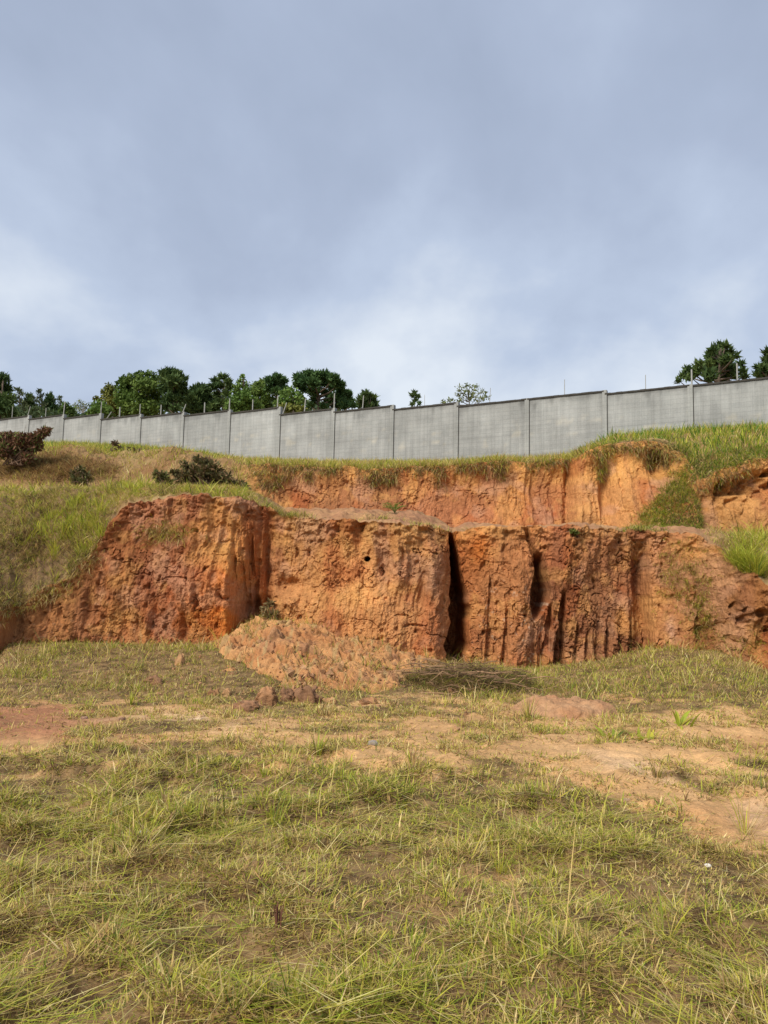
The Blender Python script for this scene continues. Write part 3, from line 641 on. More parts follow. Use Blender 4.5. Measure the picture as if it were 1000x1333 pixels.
def field_layer(B, n, y0, y1, per, ln, wd, leanr, curver, rad, upright, segs, pw, seed_s=0, pal=None, keep=1.0, zoff=0.0):
    x, y = field_points(n, y0, y1, pw=pw)
    P = np.stack([x, y, gz(x, y)], 1); px, py = PX(P); cv = cover(px, py, x, y) * keep
    k = rng.random(n) < cv * np.clip(.78 + .5 * hum(x, y), .5, 1); k &= (y < 17) ; x, y, px, py = x[k], y[k], px[k], py[k]; n = len(x)
    g = green_field(px, py, x, y)
    tuft_g = np.clip(g + rng.normal(0, .28, n), 0, 1); hk = hum(x, y); tl = rng.uniform(.5, 1.3, n) * (1 + .3 * (tuft_g - .5)) * (.75 + .55 * hk)
    az0 = fbm(x * .8, y * .8, 2, 320 + seed_s) * 4 + rng.normal(0, .9, n)
    ii = np.repeat(np.arange(n), per); m = len(ii)
    r_ = rad * np.sqrt(rng.random(m)); a_ = rng.uniform(0, 2 * math.pi, m)
    bx, by = x[ii] + r_ * np.cos(a_), y[ii] + r_ * np.sin(a_)
    az = np.where(rng.random(m) < .5, a_ + rng.normal(0, .5, m), az0[ii] + rng.normal(0, .5, m))
    base_ = np.stack([bx, by, gz(bx, by) - .006 + zoff], 1)
    gg = tuft_g[ii]
    wts = palmix([(ss(.35, .9, gg), GREEN), (1.1 - np.abs(gg - .5) * 1.6, MIXED), (ss(.75, .2, gg) * 1.3, STRAW), (ss(.55, .05, gg) * 1.5 + .15, BROWN)]) if pal is None else np.tile(np.array(pal), (m, 1))
    up_ = rng.random(m) < upright
    lean = np.where(up_, rng.uniform(.05, .6, m), rng.uniform(leanr[0], leanr[1], m))
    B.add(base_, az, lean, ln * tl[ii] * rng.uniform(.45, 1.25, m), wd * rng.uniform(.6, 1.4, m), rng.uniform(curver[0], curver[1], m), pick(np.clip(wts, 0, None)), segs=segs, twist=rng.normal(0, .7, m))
B = Blades()
# short stubble and matted thatch, then longer blades, then long mown stems lying on top
field_layer(B, 22000, 2.0, 5.4, 9, .068, .0068, (.7, 1.5), (0, .6), .05, .12, 2, 0.4)
field_layer(B, 27000, 2.0, 5.4, 9, .065, .0060, (1.0, 1.55), (0, .3), .05, .08, 2, 0.4, 7, [.03, .07, .12, .30, .24, .14, .02, .04, 0, .06])
field_layer(B, 27000, 5.0, 10.5, 7, .080, .0105, (.7, 1.5), (0, .6), .065, .15, 2, 0.5, 1)
field_layer(B, 30000, 5.0, 11, 6, .080, .0100, (1.0, 1.55), (0, .3), .07, .08, 2, 0.5, 9, [.03, .07, .12, .30, .24, .14, .02, .04, 0, .06])
field_layer(B, 16000, 7.0, 17, 5, .08, .013, (1.0, 1.55), (0, .3), .10, .1, 2, 0.6, 8, [.03, .14, .20, .34, .18, .04, .01, .06], 2.6)
field_layer(B, 17000, 9.5, 17.2, 5, .09, .013, (.4, 1.4), (0, .6), .09, .3, 2, 0.8, 2)
field_layer(B, 8500, 2.0, 5.2, 5, .125, .0082, (.8, 1.52), (.1, .9), .04, .11, 3, 0.4, 3)
field_layer(B, 8500, 5.0, 11, 5, .15, .0105, (.8, 1.52), (.1, .8), .05, .14, 3, 0.4, 4)
field_layer(B, 9000, 1.9, 3.8, 9, .058, .0060, (.85, 1.52), (0, .5), .05, .12, 2, 0.6, 11)
field_layer(B, 9000, 1.9, 3.8, 8, .055, .0052, (1.0, 1.55), (0, .3), .05, .08, 2, 0.6, 12, [.02, .05, .10, .30, .26, .16, .02, .04, 0, .08])
# dark upright stubs of cut grass clumps
field_layer(B, 420, 2.0, 9, 26, .05, .0055, (.1, .9), (0, .3), .04, .8, 2, .7, 10, [.02, 0, .02, .08, .30, .34, .04, 0, 0, .20])
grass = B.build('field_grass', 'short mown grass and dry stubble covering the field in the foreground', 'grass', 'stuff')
B = Blades()
CUT = [.10, .22, .20, .26, .08, .01, .02, .20]
field_layer(B, 9500, 2.0, 6, 1, .30, .0048, (1.25, 1.53), (.02, .12), .02, .03, 4, .5, 5, CUT, zoff=.035)
field_layer(B, 8500, 5.5, 13, 1, .36, .008, (1.25, 1.53), (.02, .12), .02, .05, 4, .5, 6, CUT, zoff=.035)
def swathe(cx, cy, n, L_, az, sx_, sy_, pal):
    bx = cx + rng.normal(0, sx_, n); by = cy + rng.normal(0, sy_, n)
    B.add(np.stack([bx, by, gz(bx, by) + rng.uniform(.02, .07, n)], 1), az + rng.normal(0, .6, n), rng.uniform(1.25, 1.55, n), L_ * rng.uniform(.35, 1.0, n), rng.uniform(.004, .008, n), rng.uniform(0, .12, n), pick(np.tile(np.array(pal), (n, 1))), segs=4, twist=rng.normal(0, .6, n))
for (px0, py0, n_, L_, az, sp) in [(130, 1180, 70, .45, -.5, .12), (300, 1090, 60, .5, .2, .2), (620, 1060, 90, .45, 3.0, .2), (560, 1090, 60, .5, 3.2, .2), (240, 1200, 60, .5, -.6, .15), (680, 1100, 60, .5, -.3, .2), (120, 1080, 70, .5, .3, .25),
                             (330, 1255, 40, .5, -.55, .08), (560, 1310, 60, .5, 3.1, .1), (60, 1310, 80, .4, .5, .12), (430, 1330, 70, .4, .1, .12), (800, 1060, 50, .5, -.3, .2), (900, 1320, 40, .4, 2.6, .1), (480, 1040, 70, .5, .1, .3), (200, 1020, 60, .5, .1, .3), (960, 1250, 50, .4, 2.5, .1)]:
    yy = EYE * 1000 / (py0 - 770 - (px0 - 500) * .021); swathe((px0 - 500) / 1000 * yy, yy, n_, L_, az, sp, sp, [.22, .34, .18, .14, .02, 0, .04, .06])
B.build('cut_stems', 'long pale mown stems lying loose over the field', 'cut grass', 'stuff')

# ------------------------------------------------------------------ vegetation on the bank
AREA = np.linalg.norm(np.cross(T[1:, :-1] - T[:-1, :-1], T[:-1, 1:] - T[:-1, :-1]), axis=-1)
cpx, cpy, ccx = TPX2[:-1, :-1], TPY2[:-1, :-1], CX[:-1, :-1]; rowi = np.broadcast_to(np.arange(nr - 1)[None, :], AREA.shape)
nearw = ((CX[:-1, :-1] > -140) & (CX[:-1, :-1] < 1140)).astype(float)
def on_bank(weight, n):
    w_ = (AREA * weight * nearw).ravel(); w_ = np.clip(w_, 0, None); cw = np.cumsum(w_)
    i = np.searchsorted(cw, rng.random(n) * cw[-1]); i = np.minimum(i, len(w_) - 1); a, b_ = np.unravel_index(i, AREA.shape)
    u, v_ = rng.random((n, 1)), rng.random((n, 1))
    return T[a, b_] * (1 - u) * (1 - v_) + T[a + 1, b_] * u * (1 - v_) + T[a, b_ + 1] * (1 - u) * v_ + T[a + 1, b_ + 1] * u * v_
def tufts(B, P, per, ln, wd, rad, wfun, lean=(.05, .9), curve=(.1, .9), segs=2, azbias=None, droop=None, azs=.8):
    n = len(P); ii = np.repeat(np.arange(n), per); m = len(ii); px, py = PX(P)
    a_ = rng.uniform(0, 2 * math.pi, m); r_ = rad * np.sqrt(rng.random(m))
    az = a_ if azbias is None else azbias + rng.normal(0, azs, m)
    b_ = P[ii] + np.stack([r_ * np.cos(a_), r_ * np.sin(a_), np.full(m, -.02)], 1)
    tl = rng.uniform(.55, 1.35, n)[ii]; wts = wfun(px, py, P)[ii] if callable(wfun) else np.tile(np.array(wfun), (m, 1))
    B.add(b_, az, rng.uniform(lean[0], lean[1], m), ln * tl * rng.uniform(.5, 1.2, m), wd * rng.uniform(.6, 1.4, m), rng.uniform(curve[0], curve[1], m), pick(np.clip(wts, .0001, None)), segs=segs, twist=rng.normal(0, .8, m), droop=droop)
r4, r5, r6 = bnd[4], bnd[5], bnd[6]
n_big = fbm(T[:-1, :-1, 0] * .8, T[:-1, :-1, 1] * .8, 3, 401)
leftm = ss(345, 300, ccx)
hill = (rowi >= bnd[5]) & (rowi < bnd[7]) | ((rowi >= bnd[2] - 20) & (rowi < bnd[7]) & (ccx < 330))
# hillside: bright strip under the wall, straw elsewhere
def hillpal(px, py, P):
    n = fbm(P[:, 0] * .9, P[:, 1] * .9, 3, 402); n2q = fbm(P[:, 0] * 3, P[:, 1] * 3, 2, 403)
    bright = 1.3 * ss(604, 595, py + 4 * n) * ss(320, 230, px) + ss(700, 800, px) * ss(30.5, 25.5, P[:, 1] * 0 + py / 20.) * 1 + .8 * ss(626, 632, py) * ss(662, 650, py) * ss(360, 250, px)
    bright = np.where(px > 740, ss(600, 590, py - ss(880, 1000, px) * 10 + 6 * n), bright)
    mound = 1.6 * bump(px, 75, 85) * bump(py, 612, 18) + .5 * bump(px, 215, 50) * bump(py, 615, 16)
    rt = (px > 600); bb = np.clip(bright + .3 * n + .1 - mound, 0, 1); return palmix([(bb * np.where(rt, .25, 1), FRESH), (bb * np.where(rt, 1.0, .1), LUSH), (np.clip(.35 + .4 * n2q, .05, 1), MIXED), (np.clip(.3 - n, .05, 1), STRAW), (np.clip(1.6 * bump(px, 85, 75) * bump(py, 612, 15) - .1, 0, 2), BROWN)])
B = Blades()
wgt = hill * (.55 + .45 * (n_big > -.2)) * np.where(ccx > 330, 1.2, 1.0)
P = on_bank(wgt * (rowi >= bnd[3] + 14), 13000); tufts(B, P, 5, .28, .022, .13, hillpal, (.1, .9), (.1, .8))
P = on_bank(wgt * (rowi < bnd[3] + 14), 6000); tufts(B, P, 6, .13, .014, .10, hillpal, (.2, 1.2), (.1, .8))
# the tall bright strip right under the wall, left and right
wgt = ((rowi >= bnd[5] + 12) & (rowi < bnd[7])) * (ss(320, 240, ccx) * ss(604, 590, cpy) + ss(760, 830, ccx) * 1.6)
P = on_bank(wgt, 5600); tufts(B, P, 6, .36, .028, .14, lambda a, b_, c_: palmix([(np.where(a < 500, .9, .35), FRESH), (np.where(a > 500, 1.1, .7), LUSH), (.3 + .6 * (fbm(c_[:, 0] * .7, c_[:, 1] * .7, 2, 404) > .25), MIXED)]), (.0, .6), (.1, .7))
wgt = ((rowi >= bnd[5] - 6) & (rowi <= bnd[5] + 16)) * (ss(330, 360, ccx) * ss(800, 730, ccx))
P = on_bank(wgt, 2600); tufts(B, P, 6, .26, .02, .12, [.12, .2, .16, .24, .14, .08, .06, 0], (.1, 1.0), (.1, .9))
wm = (rowi >= bnd[4]) * (rowi < bnd[6]) * np.clip(bump(ccx, 75, 70) * bump(cpy, 610, 14) * 1.5 - .25 + .3 * n_big, 0, 1) * (ccx < 200)
P = on_bank(wm, 5200); tufts(B, P, 6, .26, .022, .14, [.0, .0, .01, .10, .42, .42, .03, .02], (.6, 1.5), (.1, .8))
B.build('hillside_grass', 'bright and straw coloured grass on the slope below the concrete wall', 'grass', 'stuff')
# left bank: long green and straw grass hanging down the slope
B = Blades()
def leftpal(px, py, P):
    n = fbm(P[:, 0] * 1.2, P[:, 2] * 1.4, 3, 411)
    fresh = .45 * bump(px, 95, 42) * bump(py, 690, 42) + .9 * bump(px, 8, 20) * bump(py, 775, 20) + .8 * bump(py, 645, 12) + .6 * bump(px, 300, 50) * bump(py, 643, 6)
    brown = 1.8 * bump(px, 20, 40) * bump(py, 685, 30) + 1.7 * bump(px, 75, 60) * bump(py, 742, 28)
    return palmix([(np.clip(fresh + .35 * n, 0, 1.2), FRESH), (np.full(len(px), .3), MIXED), (np.clip(.7 - .6 * n, .1, 1.2), STRAW), (np.clip(brown - fresh * .4 + .2, 0, 1) * 1.1, DARK)])
bankl = ((rowi >= bnd[1] - 4) & (rowi < bnd[3] + 8)) * ss(350, 325, ccx) * np.where(ccx > 150, (rowi > bnd[1] + 8) * 1.0, 1.)
P = on_bank(bankl, 9000); tufts(B, P, 6, .17, .010, .09, leftpal, (.3, 1.5), (.2, 1.2), segs=3, azbias=-math.pi / 2, droop=True, azs=1.3)
w2 = bankl * np.clip(1.2 * bump(cpx, 95, 38) * bump(cpy, 690, 42) + bump(cpx, 8, 14) * bump(cpy, 780, 18) + .8 * bump(cpx, 100, 22) * bump(cpy, 735, 18) + .25 * bump(cpx, 150, 90) * bump(cpy, 643, 8), 0, 2)
P = on_bank(w2 * np.clip(.4 + 1.5 * fbm(T[:-1, :-1, 0] * 2, T[:-1, :-1, 2] * 2, 2, 412), 0, 1), 260); tufts(B, P, 10, .36, .018, .06, FRESH, (.0, .55), (.2, 1.1), segs=3)
# dead growth hanging over the brink of the left bank
w3 = ((rowi >= bnd[1] - 40) & (rowi < bnd[1] + 8)) * ss(150, 100, ccx)
P = on_bank(w3, 600); tufts(B, P, 7, .20, .009, .08, lambda a, b_, c_: palmix([(np.full(len(a), 1.), STRAW), (np.full(len(a), .9), BROWN)]), (1.3, 2.2), (.4, 1.0), segs=3, azbias=-math.pi / 2, droop=True, azs=.9)
w9 = bankl * np.clip((1.3 * bump(cpx, 22, 45) * bump(cpy, 684, 26) + 1.3 * bump(cpx, 78, 60) * bump(cpy, 738, 26) + .35) * (.3 + 1.6 * fbm(T[:-1, :-1, 0] * 1.8, T[:-1, :-1, 2] * 2.4, 3, 415)), 0, 2)
P = on_bank(w9, 1900); tufts(B, P, 13, .24, .014, .15, lambda a, b_, c_: palmix([(np.full(len(a), 1.), DARK), (np.full(len(a), .8), BROWN), (np.full(len(a), .3), STRAW)]), (.4, 1.9), (.3, 1.2), segs=3, azbias=-math.pi / 2, droop=True, azs=1.4)
B.build('bank_grass', 'long green and straw grass hanging down the bank at the left', 'grass', 'stuff')
# right end: green fall of grass, straw shelf behind it
B = Blades()
shelf = ((rowi >= bnd[1]) & (rowi < bnd[4])) * ss(905, 945, ccx + 14 * n_big[...]) * np.clip(.55 + 1.2 * fbm(T[:-1, :-1, 0] * 1.8, T[:-1, :-1, 2] * 2.2, 3, 422), .03, 1) 
def rightpal(px, py, P):
    n = fbm(P[:, 0] * 1.5, P[:, 2] * 1.5, 3, 421)
    return palmix([(np.clip(ss(712, 725, py) * 1.2 + .3 * n, 0, 1.3), FRESH), (np.full(len(px), .3), MIXED), (np.clip(ss(722, 705, py) + .2, 0, 1), STRAW)])
P = on_bank(shelf, 3600); tufts(B, P, 7, .18, .013, .08, rightpal, (.2, 1.4), (.2, 1.1), segs=3, azbias=-math.pi / 2, droop=True, azs=1.3)
w4 = shelf * np.clip(bump(cpx, 960, 16) * bump(cpy, 785, 28) + .5 * bump(cpx, 985, 25) * bump(cpy, 745, 25), 0, 1)
P = on_bank(w4, 120); tufts(B, P, 16, .55, .016, .06, FRESH, (.1, .8), (.4, 1.6), segs=4, droop=True)
w5 = (rowi < bnd[1]) * (np.exp(-((cpx - 705) / 10) ** 2 * 0 - ((cpx - 885) / 22) ** 2 - ((cpy - 745) / 34) ** 2) + 1.2 * bump(cpx, 915, 12) * bump(cpy, 790, 40) + .6 * bump(cpx, 930, 40) * bump(cpy, 855, 22) + .5 * bump(cpx, 990, 18) * bump(cpy, 850, 25))
P = on_bank(w5, 420); tufts(B, P, 9, .24, .010, .06, MIXED, (.3, 1.5), (.5, 1.4), segs=3, azbias=-math.pi / 2, droop=True)
w6 = ((rowi >= bnd[1] - 2) & (rowi < bnd[1] + 30)) * (bump(ccx, 372, 22) * 2 + .25 * bump(ccx, 610, 20) * 0 + 1.2 * bump(ccx, 830, 26) + .4 * bump(ccx, 500, 90) * (n_big > .1))
P = on_bank(w6, 420); tufts(B, P, 8, .18, .010, .06, lambda a, b_, c_: palmix([(np.full(len(a), 1.), MIXED), (np.full(len(a), .6), DARK)]), (.1, 1.1), (.3, 1.2), segs=3)
# tongue of grass between the two upper outcrops
w7 = ((rowi >= bnd[3]) & (rowi < bnd[5])) * ss(812, 835, ccx - (cpy - 690) * .55 * -1 * -1) * ss(905, 890, ccx)
w7 = ((rowi >= bnd[3]) & (rowi < bnd[5])) * ss(-6, 12, ccx - (818 + (690 - cpy) * .8) + 9 * fbm(cpy / 12, ccx / 30, 2, 429)) * ss(902, 886, ccx)
P = on_bank(w7, 4200); tufts(B, P, 6, .22, .016, .1, lambda a, b_, c_: palmix([(np.full(len(a), .7), GREEN), (np.full(len(a), .5), LUSH), (np.full(len(a), .4), MIXED), (1.2 * ss(862, 885, a) * ss(630, 650, b_), DARK)]), (.5, 1.9), (.3, 1.0), azbias=-math.pi / 2, droop=True, azs=1.0)
w7 = ((rowi >= bnd[4] + 60) & (rowi < bnd[5] + 14)) * ss(868, 890, ccx) * 1.0 * ss(1, 12, (kn[:-1, 4, 0][:, None] + 7 - cpy))
P = on_bank(w7, 2200); tufts(B, P, 6, .20, .022, .12, lambda a, b_, c_: palmix([(np.full(len(a), .8), LUSH), (np.full(len(a), .3), GREEN), (.25 + 1.0 * (fbm(c_[:, 0] * .9, c_[:, 2], 2, 405) > .2), BROWN)]), (.3, 1.6), (.3, 1.0), azbias=-math.pi / 2, droop=True, azs=1.2)
B.build('shelf_grass', 'green and straw grass on the shelf and the tongue of turf at the right', 'grass', 'stuff')
# dry growth hanging over the brink of the upper cut
B = Blades()
hang = 5 + 15 * fbm(cols_ / 13, cols_ * 0, 3, 431) + 14 * bump(cols_, 390, 26) + 10 * bump(cols_, 500, 40) + 6 * bump(cols_, 640, 70) + 26 * bump(cols_, 783, 9) + 28 * bump(cols_, 855, 14) + 16 * bump(cols_, 350, 18) + 12 * bump(cols_, 930, 14) - 4 * bump(cols_, 450, 14) - 3 * bump(cols_, 590, 10)
dd = cpy - kn[:-1, 4, 0][:, None]
w8 = ((rowi >= bnd[4]) & (rowi <= bnd[5] + 10)) * ss(4, -3, dd - hang[:-1, None]) * ss(318, 335, ccx)
w8 = w8 * np.where((ccx > 900), .55, 1.)
def hpal(px, py, P):
    # dead growth is dull

    n = fbm(P[:, 0] * 1.3, P[:, 2] * 2, 3, 432)
    gr = bump(px, 783, 14) + bump(px, 800, 30) * .5
    return palmix([(np.full(len(px), 1.0), DARK), (np.clip(.6 + n, .1, 1.2), BROWN), (np.clip(.15 - n, .03, 1), STRAW), (np.clip(gr + .2 * ss(.1, .5, n), 0, 1), GREEN)])
P = on_bank(w8, 5600); tufts(B, P, 8, .30, .016, .12, hpal, (1.2, 2.4), (.3, 1.0), segs=3, azbias=-math.pi / 2, droop=True, azs=.8)
B.build('overhanging_growth', 'dry brown and green growth hanging over the brink of the upper cut', 'dry weeds', 'stuff')
# weeds at the foot of the lower cliff
def hm(x, y):
    px = 500 + 1000 * x / y; px = px + 16 * fbm(x * 1.6, y * 1.6, 3, 509) * ss(0, 3, np.abs(px - 440) / 40); hb = np.interp(px, [284, 318, 345, 372, 400, 440, 500, 545, 580], [0, .16, .36, .42, .38, .30, .27, .18, 0]); yf = np.interp(px, [284, 350, 400, 460, 520, 580], [14.6, 12.7, 12.0, 11.8, 12.3, 14.6])
    t_ = np.clip((y - yf) / (16.7 - yf), 0, 1); h = hb * t_ ** .6 * (1 + .25 * fbm(x * 1.3, y * 1.3, 3, 511)); k = ss(0, .12, t_) * ss(0, .1, hb)
    d1, v1, e1_ = worley(x * 2.6 + .4 * fbm(x * 3, y * 3, 2, 513), y * 2.0, 512); d2_, v2, _ = worley(x * 7, y * 6, 514)
    st_ = .5 * np.floor(h * 5 + fbm(x * 2, y * 2, 2, 516)) / 5 + .5 * h                      # little slumped steps
    return (lerp(h, st_, .6) + k * (.13 * v1 * ss(.02, .25, e1_) + .05 * v2 + .05 * fbm(x * 8, y * 8, 3, 515))) * 1.0 * (hb > 0)
B = Blades()
def foot_points(n):
    x = rng.uniform(-10.5, 10.5, n); y = rng.uniform(11.0, 17.2, n)
    P = np.stack([x, y, gz(x, y)], 1); px, py = PX(P)
    lim = np.interp(px, [-100, 0, 150, 300, 340, 560, 700, 790, 900, 1000, 1100], [905, 900, 905, 915, 925, 925, 915, 930, 965, 985, 985]) + 8 * fbm(x * 2, y * 2, 2, 441)
    d = np.clip(.42 + .9 * fbm(x * 1.4, y * 1.4, 3, 443), .04, 1) * ss(4, -8, py - lim) * np.where((px > 335) & (px < 555), .5 + .3 * ss(870, 900, py), 1) * (1 - .9 * bump(px, 742, 42) * bump(py, 922, 16))
    k = rng.random(n) < d; P[:, 2] += np.where((x > -3.7) & (x < 1.35) & (y > 11.7), hm(x, y) - .03, 0); return P[k]
def footpal(px, py, P):
    n = fbm(P[:, 0] * 1.2, P[:, 1] * 1.2, 3, 442)
    g = .3 + .9 * bump(px, 40, 60) * bump(py, 870, 25) + .7 * bump(px, 800, 90) * bump(py, 885, 20) + .5 * bump(px, 860, 60) * bump(py, 930, 30) + .5 * n
    return palmix([(np.clip(g, 0, 1.2), GREEN), (np.full(len(px), .5), MIXED), (np.clip(.5 - n, .1, 1), STRAW), (np.clip(.25 - n, 0, 1), BROWN), (np.clip(.3 + n, 0, 1) * .8, DARK)])
P = foot_points(22000); tufts(B, P, 6, .14, .011, .09, footpal, (.2, 1.5), (.1, .9), segs=3)
P = foot_points(2600); tufts(B, P, 8, .30, .011, .09, footpal, (.0, .9), (.2, 1.3), segs=3)
B.build('foot_weeds', 'tangled green and dry weeds along the foot of the lower earth cliff', 'weeds', 'stuff')
# ------------------------------------------------------------------ trees behind the wall
def back_z(px, Y):
    c = int(np.argmin(np.abs(cols_ - px))); q = T[c, bnd[7]:]; return float(np.interp(Y, q[:, 1], q[:, 2]))
def leaves(mb, P, size, color, elong=1.6, outward=None, flat=0.0):
    """one small pointed leaf clump per point"""
    n = len(P); a = rng.normal(size=(n, 3)) if outward is None else outward + rng.normal(0, .55, (n, 3))
    a /= np.linalg.norm(a, axis=1)[:, None] + 1e-9; b_ = rng.normal(size=(n, 3)); b_[:, 2] *= (1 - flat); b_ -= (b_ * a).sum(1)[:, None] * a; b_ /= np.linalg.norm(b_, axis=1)[:, None] + 1e-9
    s_ = size * rng.uniform(.6, 1.35, (n, 1)); l = s_ * elong
    V = np.stack([P - a * l * .5, P + b_ * s_ * .42, P + a * l * .5, P - b_ * s_ * .42], 1).reshape(-1, 3)
    i = np.arange(n)[:, None] * 4; mb.add(V, i + np.array([[0, 1, 2, 3]]), None, np.repeat(color, 4, 0))
KIND = {  # albedo pairs, leaf size, elongation, leaves per square metre of cluster
 'pine': ((.030, .060, .022), (.060, .095, .030), .16, 3.6, 230), 'broad': ((.045, .085, .018), (.085, .13, .030), .20, 1.5, 170),
 'olive': ((.085, .105, .025), (.13, .14, .035), .20, 1.5, 160), 'lime': ((.06, .115, .026), (.095, .155, .04), .17, 1.8, 150),
 'araucaria': ((.022, .055, .020), (.055, .105, .035), .15, 3.2, 330), 'thin': ((.045, .065, .035), (.075, .095, .05), .14, 2.4, 90), 'pale': ((.09, .12, .06), (.14, .17, .09), .13, 1.8, 85)}
BARK = (.10, .075, .055)
def fill(cx, cy, rx, ry, n, r, seed=0):
    g = np.random.default_rng(seed); o = []
    for i in range(n):
        a = g.uniform(0, 2 * math.pi); q = math.sqrt(g.uniform(.05, 1)); o.append((cx + rx * q * math.cos(a), cy + ry * q * math.sin(a), r * g.uniform(.7, 1.3)))
    return o
def tree(name, label, cat, Y_, cl, kind, trunk_px, group='trees rising behind the concrete wall', base_py=None, lean=0, tr=.22, bark=BARK):
    c0, c1, sz, el, dens = KIND[kind]; c0, c1 = np.array(c0) * [1.6, 1.5, 1.2], np.array(c1) * [1.6, 1.5, 1.2]
    bz = back_z(trunk_px, Y_); bx = W(trunk_px, 560, Y_)[0]; root = empty(name, (bx, Y_, bz)); tag(root, label, cat, group)
    cr_ = MB(); tk = MB(); CC = []
    for (px, py, r) in cl:
        k = rng.normal(0, .35); c = W(px, py, Y_); spread = (max(q[0] for q in cl) - min(q[0] for q in cl)) / 1000 * Y_ * .35 + .4
        c = W(px, py, Y_ + np.clip(rng.normal(0, spread * .6), -spread, spread)); rr = r * 1.28 / 1000 * Y_; CC.append((c, rr))
        n = int(max(40, dens * rr * rr * 3.4)); d = rng.normal(size=(n, 3)); d /= np.linalg.norm(d, axis=1)[:, None]
        q = rng.random((n, 1)) ** (.42 if kind != 'araucaria' else .25) * (1 + .25 * rng.normal(0, .5, (n, 1)))
        P = c + d * q * rr * np.array([1, 1, .8 if kind != 'araucaria' else .72])
        c0_ = 0; tone = np.clip(rng.normal(.5, .25) + rng.normal(0, .25, (n, 1)), 0, 1.2)
        colr = lerp(c0, c1, tone)
        leaves(cr_, P, sz, colr, el, outward=(d + [0, 0, .5]) if kind in ('pine', 'araucaria', 'thin') else None)
    top = min(q[1] for q in cl); ztop = W(trunk_px, top + 4, Y_)[2]; H = ztop - bz
    wob = lambda t_: np.array([.25 * math.sin(t_ * 3 + bx) + lean * t_, .2 * math.cos(t_ * 4 + bx), 0])
    pts = np.array([np.array([bx, Y_, bz - .3]) + wob(t_) * t_ + [0, 0, (H + .3) * t_] for t_ in np.linspace(0, 1, 9)])
    tk.tube(pts, np.linspace(tr, tr * .22, 9), 8, bark)
    for c, rr in CC:
        t_ = np.clip((c[2] - bz - max(.6, .22 * abs(c[0] - bx) + rr)) / H, .12, .93); i = t_ * 8; j = int(i); p0 = pts[j] + (pts[min(j + 1, 8)] - pts[j]) * (i - j)
        mid = p0 * .5 + c * .5 + [0, 0, -.12 * abs(c[0] - bx)]
        tk.tube([p0, mid, c], [tr * .32, tr * .22, tr * .08], 5, np.array(bark) * 1.1)
    cr_.build('crown', M_leaf, root); tk.build('trunk', M_bark, root, smooth=True); return root
tree('pine_tree', 'tall dark pine cut by the left edge of the photo', 'tree', 64, [(2, 492, 7), (-6, 500, 9), (6, 505, 8), (-2, 515, 10), (10, 520, 8), (2, 530, 10), (12, 536, 7), (-12, 520, 10), (-14, 535, 10)], 'pine', -3)
tree('thin_tree', 'thin airy tree with open top just right of the dark pine at the left edge', 'tree', 74, [(24, 508, 5), (30, 513, 4), (20, 516, 4), (27, 524, 6), (32, 532, 6), (20, 533, 7)], 'thin', 25, tr=.14)
tree('thin_tree', 'second narrow airy conifer of the low row at the far left, blunt headed', 'tree', 76, [(39, 517, 4), (36, 525, 6), (42, 529, 6), (38, 536, 7)], 'pine', 39, tr=.13)
tree('thin_tree', 'pointed open conifer in the low row at the far left', 'tree', 74, [(50, 509, 3.5), (53, 515, 4.5), (48, 520, 5), (55, 526, 6), (50, 533, 7)], 'thin', 51, tr=.14)
tree('thin_tree', 'slender conifer right of the pointed open one in the far left row', 'tree', 75, [(65, 515, 3.5), (66, 521, 5), (63, 528, 6), (69, 532, 6), (66, 538, 6)], 'pine', 65, tr=.14)
tree('thin_tree', 'bluish spindly tree top beside the tall fence rod at the far left', 'tree', 80, [(78, 518, 2.5), (79, 523, 3), (77, 529, 4), (80, 536, 5)], 'thin', 78, tr=.1)
tree('small_tree', 'small dark round tree filling the dip left of the pale bare one', 'tree', 72, [(86, 528, 5), (83, 535, 6), (92, 534, 6), (89, 540, 6)], 'broad', 87, tr=.15)
tree('pale_tree', 'small pale leafless looking tree in the gap of the tree line', 'tree', 84, [(105, 524, 5), (99, 529, 5), (112, 528, 5), (106, 533, 6), (116, 534, 4), (96, 536, 4)], 'pale', 106, tr=.12, bark=(.22, .19, .16))
tree('lime_shrub_tree', 'low light green tree at the left foot of the olive green clump', 'tree', 66, [(122, 528, 5), (130, 526, 6), (126, 535, 8), (136, 534, 8), (142, 538, 7), (118, 537, 5)], 'lime', 130, tr=.12)
tree('olive_tree', 'narrow yellowish green tree with a dark round tuft beside its top', 'tree', 70, [(126, 519, 4), (143, 505, 6), (138, 511, 6), (147, 512, 7), (141, 520, 8), (149, 523, 8), (144, 532, 9), (152, 533, 8)], 'olive', 145, tr=.2)
tree('broadleaf_tree', 'wide rounded mid green broadleaf tree, bulkiest of the left tree line', 'tree', 68, [(163, 496, 7), (172, 494, 8), (182, 490, 7), (193, 490, 8), (203, 494, 7), (160, 505, 9), (172, 506, 11), (186, 502, 11), (200, 505, 10), (162, 518, 11), (177, 519, 12), (192, 518, 12), (205, 518, 9), (165, 531, 11), (182, 532, 12), (198, 532, 11)], 'broad', 182, tr=.3)
tree('pine_tree', 'tall dark pine standing against the right side of the wide broadleaf tree', 'tree', 66, [(213, 486, 5), (222, 484, 6), (232, 487, 5), (240, 493, 4), (216, 494, 7), (227, 496, 8), (237, 501, 6), (218, 506, 8), (230, 509, 8), (240, 510, 4), (222, 519, 8), (234, 519, 5), (216, 528, 6), (228, 531, 5)], 'pine', 223, tr=.26)
